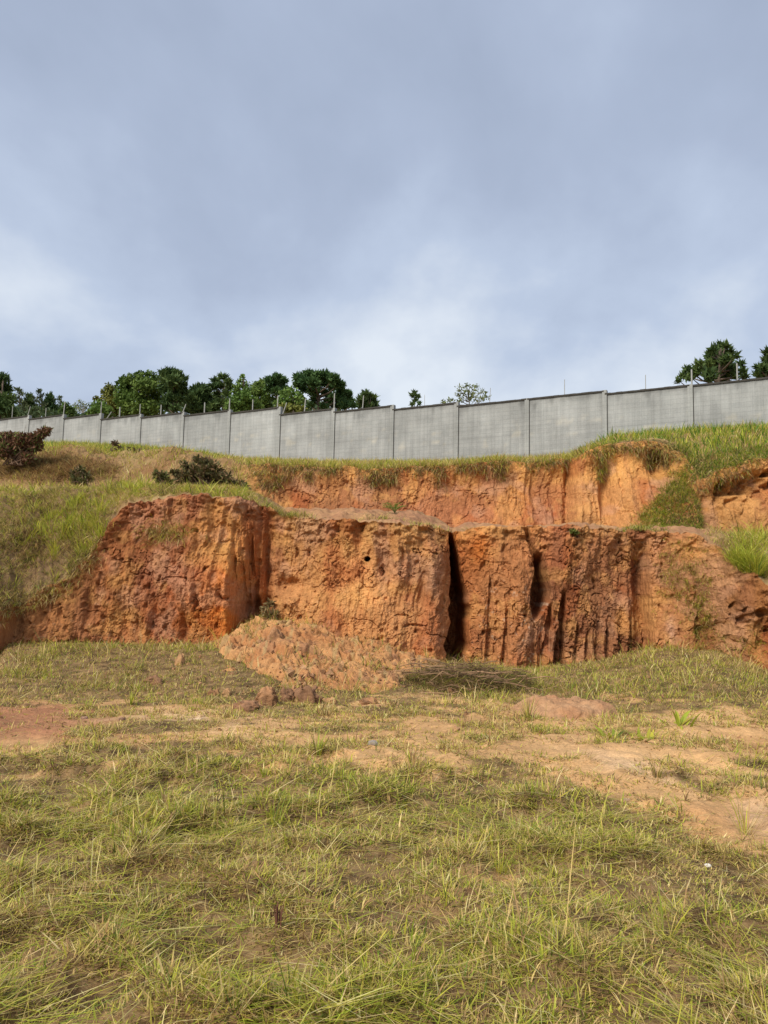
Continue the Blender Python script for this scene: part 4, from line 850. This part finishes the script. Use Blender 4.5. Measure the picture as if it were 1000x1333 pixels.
tree('pine_tree', 'low dark pine with gaps between the tall pine and the open topped one', 'tree', 70, [(262, 504, 5), (254, 508, 6), (268, 508, 6), (247, 514, 6), (260, 515, 8), (272, 517, 6), (250, 524, 8), (264, 526, 8), (275, 528, 6), (256, 535, 7), (244, 533, 5), (268, 536, 7)], 'pine', 261, tr=.22)
tree('pine_tree', 'open pine whose dark puffs show sky and bare limbs between them', 'tree', 68, [(290, 491, 5), (280, 495, 4.5), (297, 497, 4), (300, 504, 4), (278, 503, 5), (287, 502, 5), (295, 512, 5), (283, 513, 5), (286, 524, 5), (297, 524, 5), (278, 530, 6)], 'pine', 290, tr=.2)
tree('feathery_tree', 'light green feathery tree with a pointed top in the middle of the left tree line', 'tree', 64, [(316, 490, 3), (314, 496, 4.5), (320, 500, 5), (310, 503, 6), (322, 509, 7), (308, 513, 8), (318, 519, 10), (304, 525, 9), (326, 525, 9), (314, 532, 10), (334, 531, 8), (298, 534, 7)], 'lime', 316, tr=.16)
tree('broadleaf_tree', 'dark dense tree between the feathery light green one and the flat topped pine', 'tree', 72, [(334, 502, 6), (342, 498, 6), (330, 510, 7), (343, 509, 9), (338, 520, 10), (350, 519, 9), (345, 530, 9)], 'broad', 340, tr=.2)
tree('umbrella_pine', 'flat topped pine with radiating puffs left of the great dark crown', 'tree', 70, [(352, 495, 5), (361, 491, 5), (369, 495, 4.5), (357, 499, 6), (366, 502, 5), (360, 509, 5), (350, 506, 5), (372, 506, 4)], 'araucaria', 361, tr=.2)
tree('lime_tree', 'bright green round tree in front of the great dark crown', 'tree', 60, [(378, 508, 6), (370, 514, 7), (384, 514, 8), (391, 520, 6), (373, 524, 9), (386, 526, 8), (363, 524, 6)], 'lime', 379, tr=.15)
tree('olive_bush_tree', 'low olive green tree just over the coping by a slanted fence rod', 'tree', 56, [(366, 531, 6), (376, 532, 7), (386, 533, 6), (394, 533, 5)], 'olive', 378, tr=.12)
tree('araucaria_tree', 'great dark umbrella shaped tree with round puffs, tallest above the wall', 'tree', 62, [(402, 487, 6), (413, 489, 6), (424, 488, 6), (390, 491, 6), (434, 493, 6), (396, 496, 6), (409, 498, 6), (421, 497, 7), (442, 500, 6), (432, 503, 6), (388, 501, 5), (408, 509, 7), (397, 506, 5), (444, 509, 5), (451, 513, 6), (443, 518, 6), (455, 521, 5), (436, 516, 5), (410, 521, 5), (425, 512, 5), (428, 522, 5), (448, 527, 6), (438, 528, 5), (459, 528, 3.5), (404, 528, 4), (422, 529, 4)], 'araucaria', 414, tr=.28)
tree('small_conifer', 'small dark bushy conifer peeping over the coping right of the great dark crown', 'tree', 66, [(477, 513, 5), (470, 519, 5), (484, 518, 5), (478, 522, 6), (488, 526, 4.5), (468, 527, 4), (480, 530, 6)], 'pine', 478, tr=.15)
tree('small_conifer', 'tiny lone dark tree top over the middle of the wall', 'tree', 70, [(540, 511, 2.6), (537, 515, 2.6), (543, 516, 2.8), (540, 521, 2.4), (546, 525, 2.2), (537, 526, 1.8)], 'pine', 541, tr=.12)
tree('sparse_tree', 'sparse pale rounded tree top with twigs showing over the middle of the wall', 'tree', 64, [(598, 506, 5), (608, 503, 5), (619, 504, 5), (628, 510, 5), (605, 511, 6), (616, 512, 6), (633, 517, 5), (596, 514, 4), (624, 519, 6), (611, 519, 6), (587, 521, 4), (577, 523, 3.5), (600, 521, 5)], 'pale', 612, tr=.16, bark=(.15, .13, .1))
tree('pine_tree', 'large dark bushy pine over the right part of the wall', 'tree', 52, [(936, 450, 5), (945, 450, 4.5), (928, 456, 5), (939, 459, 6), (951, 457, 4), (924, 463, 5), (933, 468, 8), (946, 468, 7), (958, 463, 4), (921, 474, 7), (936, 479, 9), (950, 479, 7), (910, 473, 4), (908, 482, 7), (924, 488, 8), (941, 490, 8), (957, 488, 5), (965, 473, 4), (967, 482, 4), (969, 490, 4), (895, 481, 4), (890, 489, 4.5), (899, 491, 5), (883, 495, 3)], 'pine', 937, tr=.26)
tree('pine_tree', 'dark pine cut by the right edge of the photo above the wall', 'tree', 54, [(1000, 458, 5), (1006, 463, 7), (998, 468, 4), (1004, 474, 7), (988, 478, 4.5), (996, 481, 5), (1008, 484, 8), (985, 487, 4), (992, 489, 4.5), (1015, 470, 8), (1014, 455, 5)], 'pine', 1008, tr=.22)

m = MB(); n = 9000
px = np.concatenate([rng.uniform(-40, 100, 3000), rng.uniform(100, 330, 3800), rng.uniform(330, 470, 2200)]); Yq = rng.uniform(70, 86, n)
hi = np.interp(px, [-40, 0, 60, 95, 110, 130, 240, 262, 300, 400, 440, 470], [524, 530, 532, 540, 541, 533, 518, 512, 522, 520, 532, 545]) + 5 * fbm(px / 7, Yq * .3, 3, 601)
P = W(px, lerp(hi, 552, rng.random(n) ** 1.2), Yq); leaves(m, P, .30, lerp(C3(.045, .075, .03), C3(.10, .14, .05), rng.random((n, 1))), 1.6)
tag(m.build('thicket', M_leaf), 'dark tangled undergrowth filling the gaps between the trees behind the wall', 'undergrowth', kind='stuff')
# ------------------------------------------------------------------ shrubs
def bank_z(px, py, Y_): return W(px, py, Y_)
def shrub(name, label, Y_, px, base_py, cl, cols2, sz, dens, tw=14, group=None, cat='shrub', up=.2):
    base = W(px, base_py, Y_); root = empty(name, base); tag(root, label, cat, group); f = MB(); st_ = MB()
    for (cx, cy, r) in cl:
        c = W(cx, cy, Y_ + rng.normal(0, .25)); rr = r / 1000 * Y_; rr = rr * 1.15; n = int(max(60, dens * 2.4 * rr * rr)); d = rng.normal(size=(n, 3)); d /= np.linalg.norm(d, axis=1)[:, None]
        P = c + d * (rng.random((n, 1)) ** .45) * rr * np.array([1, 1, .85]); h_ = (P[:, 2:3] - base[2])
        tone = rng.random((n, 1)); cc = lerp(np.array(cols2[0]), np.array(cols2[1]), tone)
        if len(cols2) > 2: cc = np.where(rng.random((n, 1)) < .25, np.array(cols2[2]) * rng.uniform(.7, 1.2, (n, 1)), cc)
        leaves(f, P, sz * 1.3, cc, 2.6, outward=d + [0, 0, up])
        for j in range(3):
            e_ = c + rng.normal(0, .5, 3) * rr + [0, 0, rr * .5]; b0 = base + rng.normal(0, .12, 3) * [1.5, 1, 0]
            st_.tube([b0, (b0 + c) / 2 + rng.normal(0, .05, 3), e_], [.014, .01, .004], 4, (.16, .10, .065), cap=False)
    f.build('foliage', M_leaf, root); st_.build('stems', M_bark, root); return root
shrub('brown_bush', 'big reddish brown half dead bush leaning right at the left edge below the wall', 26, 20, 606, [(58, 562, 7), (50, 568, 8), (38, 572, 9), (28, 571, 9), (14, 570, 10), (2, 572, 10), (45, 580, 10), (30, 584, 12), (14, 584, 12), (0, 586, 12), (26, 594, 10), (-10, 578, 12), (36, 596, 8), (64, 560, 4)],
      [(.12, .055, .03), (.24, .13, .075), (.16, .20, .05)], .045, 2200)
shrub('dry_shrub', 'low dark brown dead shrub on the bright grass in front of the wall, left', 30, 168, 598, [(150, 577, 4), (156, 584, 5), (148, 588, 5), (165, 588, 6), (178, 588, 6), (190, 590, 6), (200, 589, 4), (172, 593, 5), (160, 594, 5), (150, 592, 4)], [(.10, .055, .035), (.20, .13, .08), (.12, .15, .04)], .055, 900)
shrub('dark_shrub', 'large shadowy green and brown shrub above the left end of the upper cut', 23.7, 275, 640, [(258, 600, 7), (268, 602, 8), (278, 608, 9), (250, 612, 9), (264, 614, 10), (284, 618, 10), (256, 624, 9), (272, 627, 11), (290, 628, 9), (302, 630, 8), (264, 634, 8), (282, 636, 7), (312, 629, 6), (242, 618, 8), (234, 624, 7), (228, 616, 6), (240, 606, 6), (320, 634, 5), (294, 622, 8)], [(.075, .068, .028), (.15, .14, .045), (.22, .14, .07)], .055, 1100)
shrub('green_shrub', 'small green shrub left of the large shadowy one on the straw slope', 23.8, 211, 636, [(206, 622, 6), (214, 619, 7), (219, 627, 6), (208, 629, 6), (203, 616, 4)], [(.08, .09, .025), (.16, .17, .045), (.24, .18, .09)], .05, 1000)
shrub('green_shrub', 'small dark green shrub low on the dry brown hump at the left', 25.3, 102, 630, [(96, 616, 6), (105, 612, 6), (112, 619, 6), (98, 624, 6), (107, 626, 5)], [(.07, .075, .025), (.14, .14, .04), (.24, .17, .09)], .05, 1000)
shrub('twiggy_weed', 'thin twiggy weed in the recess above the heap of fallen earth', 16.6, 350, 812, [(352, 786, 6), (345, 795, 7), (356, 800, 7), (347, 806, 7), (362, 808, 5), (338, 804, 5)], [(.16, .13, .05), (.27, .20, .09)], .035, 300, cat='weed')
shrub('green_weed', 'tiny green weed on the brink above the right block of the lower face', 16.6, 748, 698, [(745, 691, 3.5), (750, 693, 4), (742, 695, 3)], [(.12, .14, .03), (.20, .22, .05)], .03, 900, cat='weed')

def frond_plant(name, label, px, py, Y_, n, L_, wd, pal, lean=(.1, 1.2), curve=(.5, 1.4), cat='weed', segs=5, group=None, rad=.03, z=None, part_='leaves'):
    b0 = W(px, py, Y_) if z is None else z; root = empty(name, b0); tag(root, label, cat, group); B = Blades(); a_ = rng.uniform(0, 2 * math.pi, n)
    base = b0 + np.stack([np.cos(a_), np.sin(a_), 0 * a_], 1) * rad * rng.random((n, 1)); base[:, 2] -= .01
    B.add(base, a_ + rng.normal(0, .3, n), rng.uniform(lean[0], lean[1], n), L_ * rng.uniform(.5, 1.15, n), wd * rng.uniform(.7, 1.3, n), rng.uniform(curve[0], curve[1], n), pick(np.tile(np.array(pal), (n, 1))), segs=segs, twist=rng.normal(0, .3, n), droop=True)
    if part_ is None: return root, B
    B.build(part_, parent=root); return root
# palm-like seedling on the terrace: fronds with leaflets
b0 = W(514, 668, 19.4); root = empty('fern_plant', b0); tag(root, 'bright green fern like seedling alone on the shelf above the centre block', 'plant'); B = Blades(); stm = MB()
for i in range(13):
    a = i * 2.4; ln_ = rng.uniform(.28, .48); ts = np.linspace(0, 1, 7); le = .25 + .5 * rng.random()
    pts = np.array([b0 + [math.cos(a) * ln_ * (math.sin(le) * t_ + .35 * t_ * t_), math.sin(a) * ln_ * (math.sin(le) * t_ + .35 * t_ * t_), ln_ * (t_ * 1.1 - .6 * t_ * t_)] for t_ in ts]); stm.tube(pts, .004, 4, (.1, .16, .04), cap=False)
    for q in range(2, 7):
        for s_ in (-1, 1):
            for r_ in range(2): B.add(pts[q:q + 1] + rng.normal(0, .006, (1, 3)), np.array([a + s_ * 1.0]), np.array([1.2]), np.array([.11 * (1.2 - .1 * q)]), np.array([.026]), np.array([.4]), np.array([[.22, .40, .06]]) * rng.uniform(.7, 1.3), segs=2)
B.build('fronds', parent=root); stm.build('stems', M_bark, root)

def ground_at(px, py):
    """point of the field seen at (px, py)"""
    lo_, hi_ = 1.5, 17.5
    for _ in range(40):
        m_ = (lo_ + hi_) / 2; P = W(px, py, m_)
        if P[2] > gz(P[0:1], P[1:2])[0]: lo_ = m_
        else: hi_ = m_
    return W(px, py, lo_)
for (px, py, L_, n, pal, lab) in [(413, 984, .34, 22, GREEN, 'slim upright green tuft on bare soil in the middle of the field'), (536, 994, .22, 26, BROWN, 'small dark tuft on bare soil right of the slim upright one'),
        (356, 1075, .26, 26, FRESH, 'bright green tuft left of centre in the mown grass'), (652, 1138, .22, 16, FRESH, 'yellow green tuft right of centre in the mown grass'), (866, 1222, .26, 16, FRESH, 'fresh green tuft low at the right of the field'),
        (970, 1088, .42, 20, MIXED, 'tall thin tuft on the pale bare patch at the right edge'), (345, 1010, .16, 24, GREEN, 'short wide tuft near the middle of the field, left of centre'), (855, 1012, .20, 22, BROWN, 'brownish tuft beside the bare strip at the right'),
        (688, 935, .42, 34, MIXED, 'tall straw coloured tuft at the left end of the small red mound'), (170, 918, .26, 30, GREEN, 'rounded green tuft at the edge of the red bare soil at the left')]:
    g0 = ground_at(px, py); frond_plant('grass_tuft', lab, 0, 0, 0, n, L_, .006 + .0006 * g0[1], pal, (.0, .5), (.1, .8), 'grass tuft', 4, 'single tufts standing in the field', .05, g0, 'blades')
for (px, py, n, L_, lab) in [(800, 962, 16, .22, 'creeping weed with broad green leaves, left one of the pair by the weedy rise'), (838, 962, 14, .20, 'creeping weed with broad green leaves, right one of the pair by the weedy rise'), (884, 944, 16, .26, 'upright weed with dark broad leaves in the tangle at the right')]:
    g0 = ground_at(px, py); root, B = frond_plant('broadleaf_weed', lab, 0, 0, 0, n, L_, .055, FRESH, (.3, 1.3), (.3, 1.0), 'weed', 5, 'broad leaved weeds at the right', .16, g0, None); B.build('leaves', parent=root)
# brown stub of a stalk in the foreground
g0 = ground_at(363, 1208); root = empty('dry_stalk', g0); tag(root, 'short upright reddish brown stalk in the foreground grass', 'stalk'); m = MB()
for i in range(9): 
    o_ = rng.normal(0, .006, 3) * [1, 1, 0]; m.tube([g0 + o_ - [0, 0, .02], g0 + o_ * 1.5 + [0, 0, .07], g0 + o_ * 2.4 + [.004, 0, rng.uniform(.08, .12)]], [.0035, .003, .002], 5, (.17, .075, .05))
m.build('stems', M_bark, root)
# dry clump hanging on the left block
def face_at(px, py):
    c = int(np.argmin(np.abs(cols_ - px))); r = int(np.argmin(np.abs(TPY2[c, :bnd[1]] - py))); return T[c, r]
root = empty('dry_grass_clump', face_at(215, 690)); tag(root, 'clump of drooping dry grass clinging high on the dark red left block', 'dry grass'); B = Blades()
P = np.array([face_at(px, py) for px, py in zip(rng.normal(215, 20, 150), rng.normal(692, 8, 150))])
tufts(B, P, 6, .34, .009, .05, lambda a, b_, c_: palmix([(np.full(len(a), 1.), MIXED), (np.full(len(a), .7), DARK), (np.full(len(a), .4), STRAW)]), (.6, 2.0), (.3, 1.2), segs=3, azbias=-math.pi / 2, droop=True, azs=1.1); B.build('blades', parent=root)

# ------------------------------------------------------------------ heaps, clods and stones
def heap(name, label, cat, x0, x1, y0, y1, nx, ny, hf, cf, mat=None):
    xs, ys = np.linspace(x0, x1, nx), np.linspace(y0, y1, ny); X_, Y_ = np.meshgrid(xs, ys, indexing='ij'); h = hf(X_, Y_); Zb = gz(X_, Y_)
    P = np.stack([X_, Y_, Zb + h - .03], -1); P[..., 1] -= np.where(h > .02, .05 * fbm(X_ * 6, Y_ * 6, 3, 501), 0)
    o = mesh(name, P.reshape(-1, 3), [(4, gridfaces(nx, ny))], mat or M_clod, color=cf(X_, Y_, h).reshape(-1, 3), smooth=True, loc=[(x0 + x1) / 2, y0, 0]); tag(o, label, cat); return o
def hmc(x, y, h):
    n = fbm(x * 1.6, y * 1.6, 4, 517)[..., None]; c = lerp(C3(.38, .17, .07), C3(.50, .27, .115), n * .6 + .5); c = lerp(c, C3(.30, .15, .08), np.clip(fbm(x * 3, y * 3, 3, 518) * 1.4 - .2, 0, .7)[..., None])
    return lerp(c, C3(.36, .28, .13), np.clip(fbm(x * 12, y * 2.5, 2, 519) * 1.5 - .5, 0, .5)[..., None])
heap('earth_heap', 'slumped heap of fallen orange earth against the foot of the centre block', 'earth heap', -3.75, 1.4, 11.9, 17.0, 300, 300, hm, hmc)
def mound(cx, cy, rx, ry, h0, s):
    def f(x, y):
        q = np.clip(1 - ((x - cx) / rx) ** 2 - ((y - cy) / ry) ** 2 + .25 * fbm(x * 2, y * 2, 2, s), 0, 1); return h0 * q ** .8 + ss(0, .3, q) * (.05 * fbm(x * 5, y * 5, 4, s + 1) + .035 * worley(x * 9, y * 9, s + 2)[1])
    return f
g0 = ground_at(745, 936)
heap('red_mound', 'small smooth mound of pale red earth in front of the weeds on the right', 'earth mound', g0[0] - .85, g0[0] + .85, g0[1] - .15, g0[1] + 1.5, 110, 90, mound(g0[0], g0[1] + .65, .72, .62, .21, 521), lambda x, y, h: lerp(C3(.34, .175, .09), C3(.44, .26, .14), (fbm(x * 4, y * 4, 3, 522) * .5 + .5)[..., None]))
def clod(name, label, px, py, wpx, hpx, colr, seed, group='eroded clods at the foot of the slumped heap', Y_=None, cat='clod', flute=1., n=30):
    g0 = ground_at(px, py) if Y_ is None else W(px, py, Y_); s_ = g0[1] / 1000; sx_, sz_ = wpx * s_ * .55, hpx * s_ * .58
    u = np.linspace(0, 2 * math.pi, n + 1)[:-1]; v_ = np.linspace(-.35, math.pi / 2 * .985, 18); U, V_ = np.meshgrid(u, v_, indexing='ij')
    ce = lambda a, e_: np.sign(np.cos(a)) * np.abs(np.cos(a)) ** e_; se = lambda a, e_: np.sign(np.sin(a)) * np.abs(np.sin(a)) ** e_
    rr = ce(V_, .62); q = 1 + flute * .28 * fbm(U * 2.2 + np.sin(U) * 2, V_ * .6 + seed, 3, seed) + .10 * fbm(np.cos(U) * 3 + seed, np.sin(U) * 3 + V_ * 4, 3, seed + 1) + .34 * flute * (worley(np.cos(U) * 2.5 + V_, np.sin(U) * 2.5 + V_ * 1.5, seed + 2)[1] - .5)
    P = np.stack([g0[0] + rr * ce(U, .7) * sx_ * q, g0[1] + sx_ * .8 + rr * se(U, .7) * sx_ * .8 * q, g0[2] + se(V_, .55) * sz_ * (1 + .5 * flute * fbm(np.cos(U) * 1.6 * rr + seed * 3, np.sin(U) * 1.6 * rr, 3, seed + 3))], -1)
    P = np.concatenate([P, P[:1]], 0); nn = fbm(P[..., 0] * 12, P[..., 2] * 12, 3, seed)[..., None]
    o = mesh(name, P.reshape(-1, 3), [(4, gridfaces(n + 1, 18))], M_clod, color=(np.array(colr) * (1 + .3 * nn)).reshape(-1, 3), smooth=True, loc=g0); tag(o, label, cat, group); return o
DK, MD, LT = (.25, .135, .075), (.34, .18, .09), (.44, .25, .12)
for a in [(398, 916, 30, 30, DK, 'dark jagged clod, rightmost and tallest of the cluster below the heap'), (374, 914, 20, 24, DK, 'dark fluted clod left of the tallest one in the cluster below the heap'), (386, 912, 16, 27, MD, 'narrow clod squeezed between the two dark ones below the heap'), (343, 918, 26, 28, MD, 'grassy brown clod at the left of the dark cluster'),
          (320, 925, 30, 14, DK, 'low wide dark clod lying left of the cluster'), (293, 906, 11, 11, LT, 'small pale orange clod, right one of two near the left weeds'), (276, 906, 13, 11, MD, 'small brown clod, left one of two near the left weeds'),
          (233, 866, 10, 19, LT, 'upright pale stub of earth in the weeds below the left block'), (428, 915, 15, 9, LT, 'flat pale clod right of the dark cluster'), (196, 892, 22, 14, DK, 'dark clod sunk in the weeds at the left'), (478, 918, 22, 12, MD, 'low clod at the toe of the heap near the centre')]:
    clod('soil_clod', a[5], *a[:5], int(a[0]) + 7)
for a in [(356, 842, 19, 30, MD, 14.7, 'tall clod high on the left shoulder of the heap'), (337, 846, 14, 20, LT, 14.6, 'smaller clod left of the tall one on the shoulder of the heap'), (440, 880, 15, 24, LT, 13.3, 'rounded pillar standing out of the middle of the heap'), (520, 886, 18, 18, LT, 13.2, 'blocky clod near the right end of the heap')]:
    clod('soil_clod', a[6], *a[:5], int(a[0]) + 3, Y_=a[5])
for (px, py, w_, h_, c, lab) in [(183, 1086, 12, 4, (.62, .60, .56), 'flat whitish stone in the mown grass at the left'), (923, 1129, 8, 4.5, (.66, .62, .54), 'small white stone at the right of the field'), (485, 970, 12, 8, (.34, .29, .25), 'grey stone on the bare soil at the centre'), (108, 937, 9, 6, (.40, .24, .17), 'reddish stone on the bare red soil at the left'),
        (158, 938, 8, 5, (.22, .13, .09), 'dark lump at the right end of the red soil'), (818, 1043, 9, 4, (.36, .24, .16), 'brown stone on the bare strip at the right'), (745, 1030, 7, 4, (.40, .28, .18), 'pale brown stone left of the bare strip')]:
    clod('stone', lab, px, py, w_, h_, c, int(px) + 1, 'stones lying on the field', None, 'stone', .3, 18)
# loose crumbs of earth at the cliff foot and on the bare soil: too many to count
m = MB(); n = 3000; x = np.concatenate([rng.uniform(-8.5, 8.5, 2600), rng.normal(-1.2, 1.5, 400)]); y = np.concatenate([rng.uniform(8.5, 13, 1500), rng.uniform(13, 16.4, 1100), rng.normal(12.4, .9, 400)]); P = np.stack([x, y, gz(x, y)], 1)
P[:, 2] += np.where(True, hm(x, y), 0) * ss(-3.75, -3.65, x) * ss(1.36, 1.3, x) * (y > 11.95); s_ = rng.uniform(.008, .03, n) * np.where(rng.random(n) < .06, 2, 1) * np.where((np.arange(n) > 2600) & (rng.random(n) < .25), 2.0, 1)
oct_ = np.array([(1, 0, 0), (0, 1, 0), (-1, 0, 0), (0, -1, 0), (0, 0, .8), (0, 0, -.8)]); Qr = np.linalg.qr(rng.normal(size=(n, 3, 3)))[0]; V = P[:, None] + (oct_[None] @ Qr) * s_[:, None, None] * rng.uniform(.6, 1.3, (n, 6, 1)); i = (np.arange(n) * 6)[:, None, None]
F_ = (i + np.array([(0, 1, 4), (1, 2, 4), (2, 3, 4), (3, 0, 4), (1, 0, 5), (2, 1, 5), (3, 2, 5), (0, 3, 5)])[None]).reshape(-1, 3)
m.add(V.reshape(-1, 3), None, F_, np.repeat(lerp(C3(.24, .125, .065), C3(.40, .23, .12), rng.random((n, 1))), 6, 0)); tag(m.build('earth_crumbs', M_clod), 'loose crumbs of earth scattered over the heap and the bare soil', 'earth crumbs', kind='stuff')
# pile of cut brush at the foot of the great crack
g0 = ground_at(622, 905); cx, cy = g0[0], g0[1] + 1.0; root = empty('brush_pile', (cx, cy, gz(np.array([cx]), np.array([cy]))[0])); tag(root, 'low pile of grey brown dead brush in front of the great crack', 'brush pile')
hf = lambda x, y: .30 * (1 + .9 * fbm(x * 2.6, y * 2.6, 3, 551)) * np.clip(1 - ((x - cx) / 1.15) ** 2 - ((y - cy) / .85) ** 2, 0, 1) ** .7
B = Blades(); n = 5200; a_ = rng.uniform(0, 2 * math.pi, n); q = np.sqrt(rng.random(n)); x = cx + 1.2 * q * np.cos(a_); y = cy + .88 * q * np.sin(a_)
base = np.stack([x, y, gz(x, y) + hf(x, y) * rng.uniform(.5, 1.0, n)], 1); B.add(base, rng.choice([0, math.pi], n) + rng.normal(0, .7, n), rng.uniform(1.0, 1.7, n), rng.uniform(.1, .42, n), rng.uniform(.006, .014, n), rng.uniform(0, .7, n),
    pick(palmix([(np.full(n, .7), BROWN), (np.full(n, 1.3), DARK), (np.full(n, .35), MIXED), (.6 * ss(0, .3, y - cy), MIXED)])) * .8, segs=3, twist=rng.normal(0, .8, n), droop=True); B.build('dead_leaves', parent=root)
st_ = MB()
for i in range(70):
    x, y = cx + rng.normal(0, .55), cy + rng.normal(-.2, .36); z = float(gz(np.array([x]), np.array([y]))[0] + hf(x, y) * .7); a = rng.uniform(0, 6.28); l = rng.uniform(.12, .34)
    e_ = np.array([x + math.cos(a) * l * .8, y + math.sin(a) * l * .5, z + l * rng.uniform(.2, .7)]); k_ = np.array([x, y, z]) * .45 + e_ * .55
    c_ = np.array([.24, .15, .085]) * rng.uniform(.6, 1.6); st_.tube([[x, y, z - .05], k_ + rng.normal(0, .012, 3), e_], [.008, .006, .003], 4, c_); st_.tube([k_, k_ + (e_ - k_) * .6 + rng.normal(0, .05, 3), k_ + (e_ - k_) * 1.0 + rng.normal(0, .09, 3)], [.004, .003, .002], 4, c_)
for i in range(110):
    x, y = cx + rng.normal(0, .5), cy + rng.normal(-.1, .36); z = float(gz(np.array([x]), np.array([y]))[0] + hf(x, y) * rng.uniform(.6, 1.15)); a = rng.normal(0, .5) + rng.choice([0, math.pi]); l = rng.uniform(.25, .7)
    st_.tube([[x, y, z], [x + math.cos(a) * l * .5, y + math.sin(a) * l * .3, z + rng.uniform(-.02, .09)], [x + math.cos(a) * l, y + math.sin(a) * l * .6, z + rng.uniform(-.12, .08)]], [.011, .009, .004], 5, np.array([.23, .14, .08]) * rng.uniform(.6, 1.5))
st_.build('brushwood', M_bark, root)
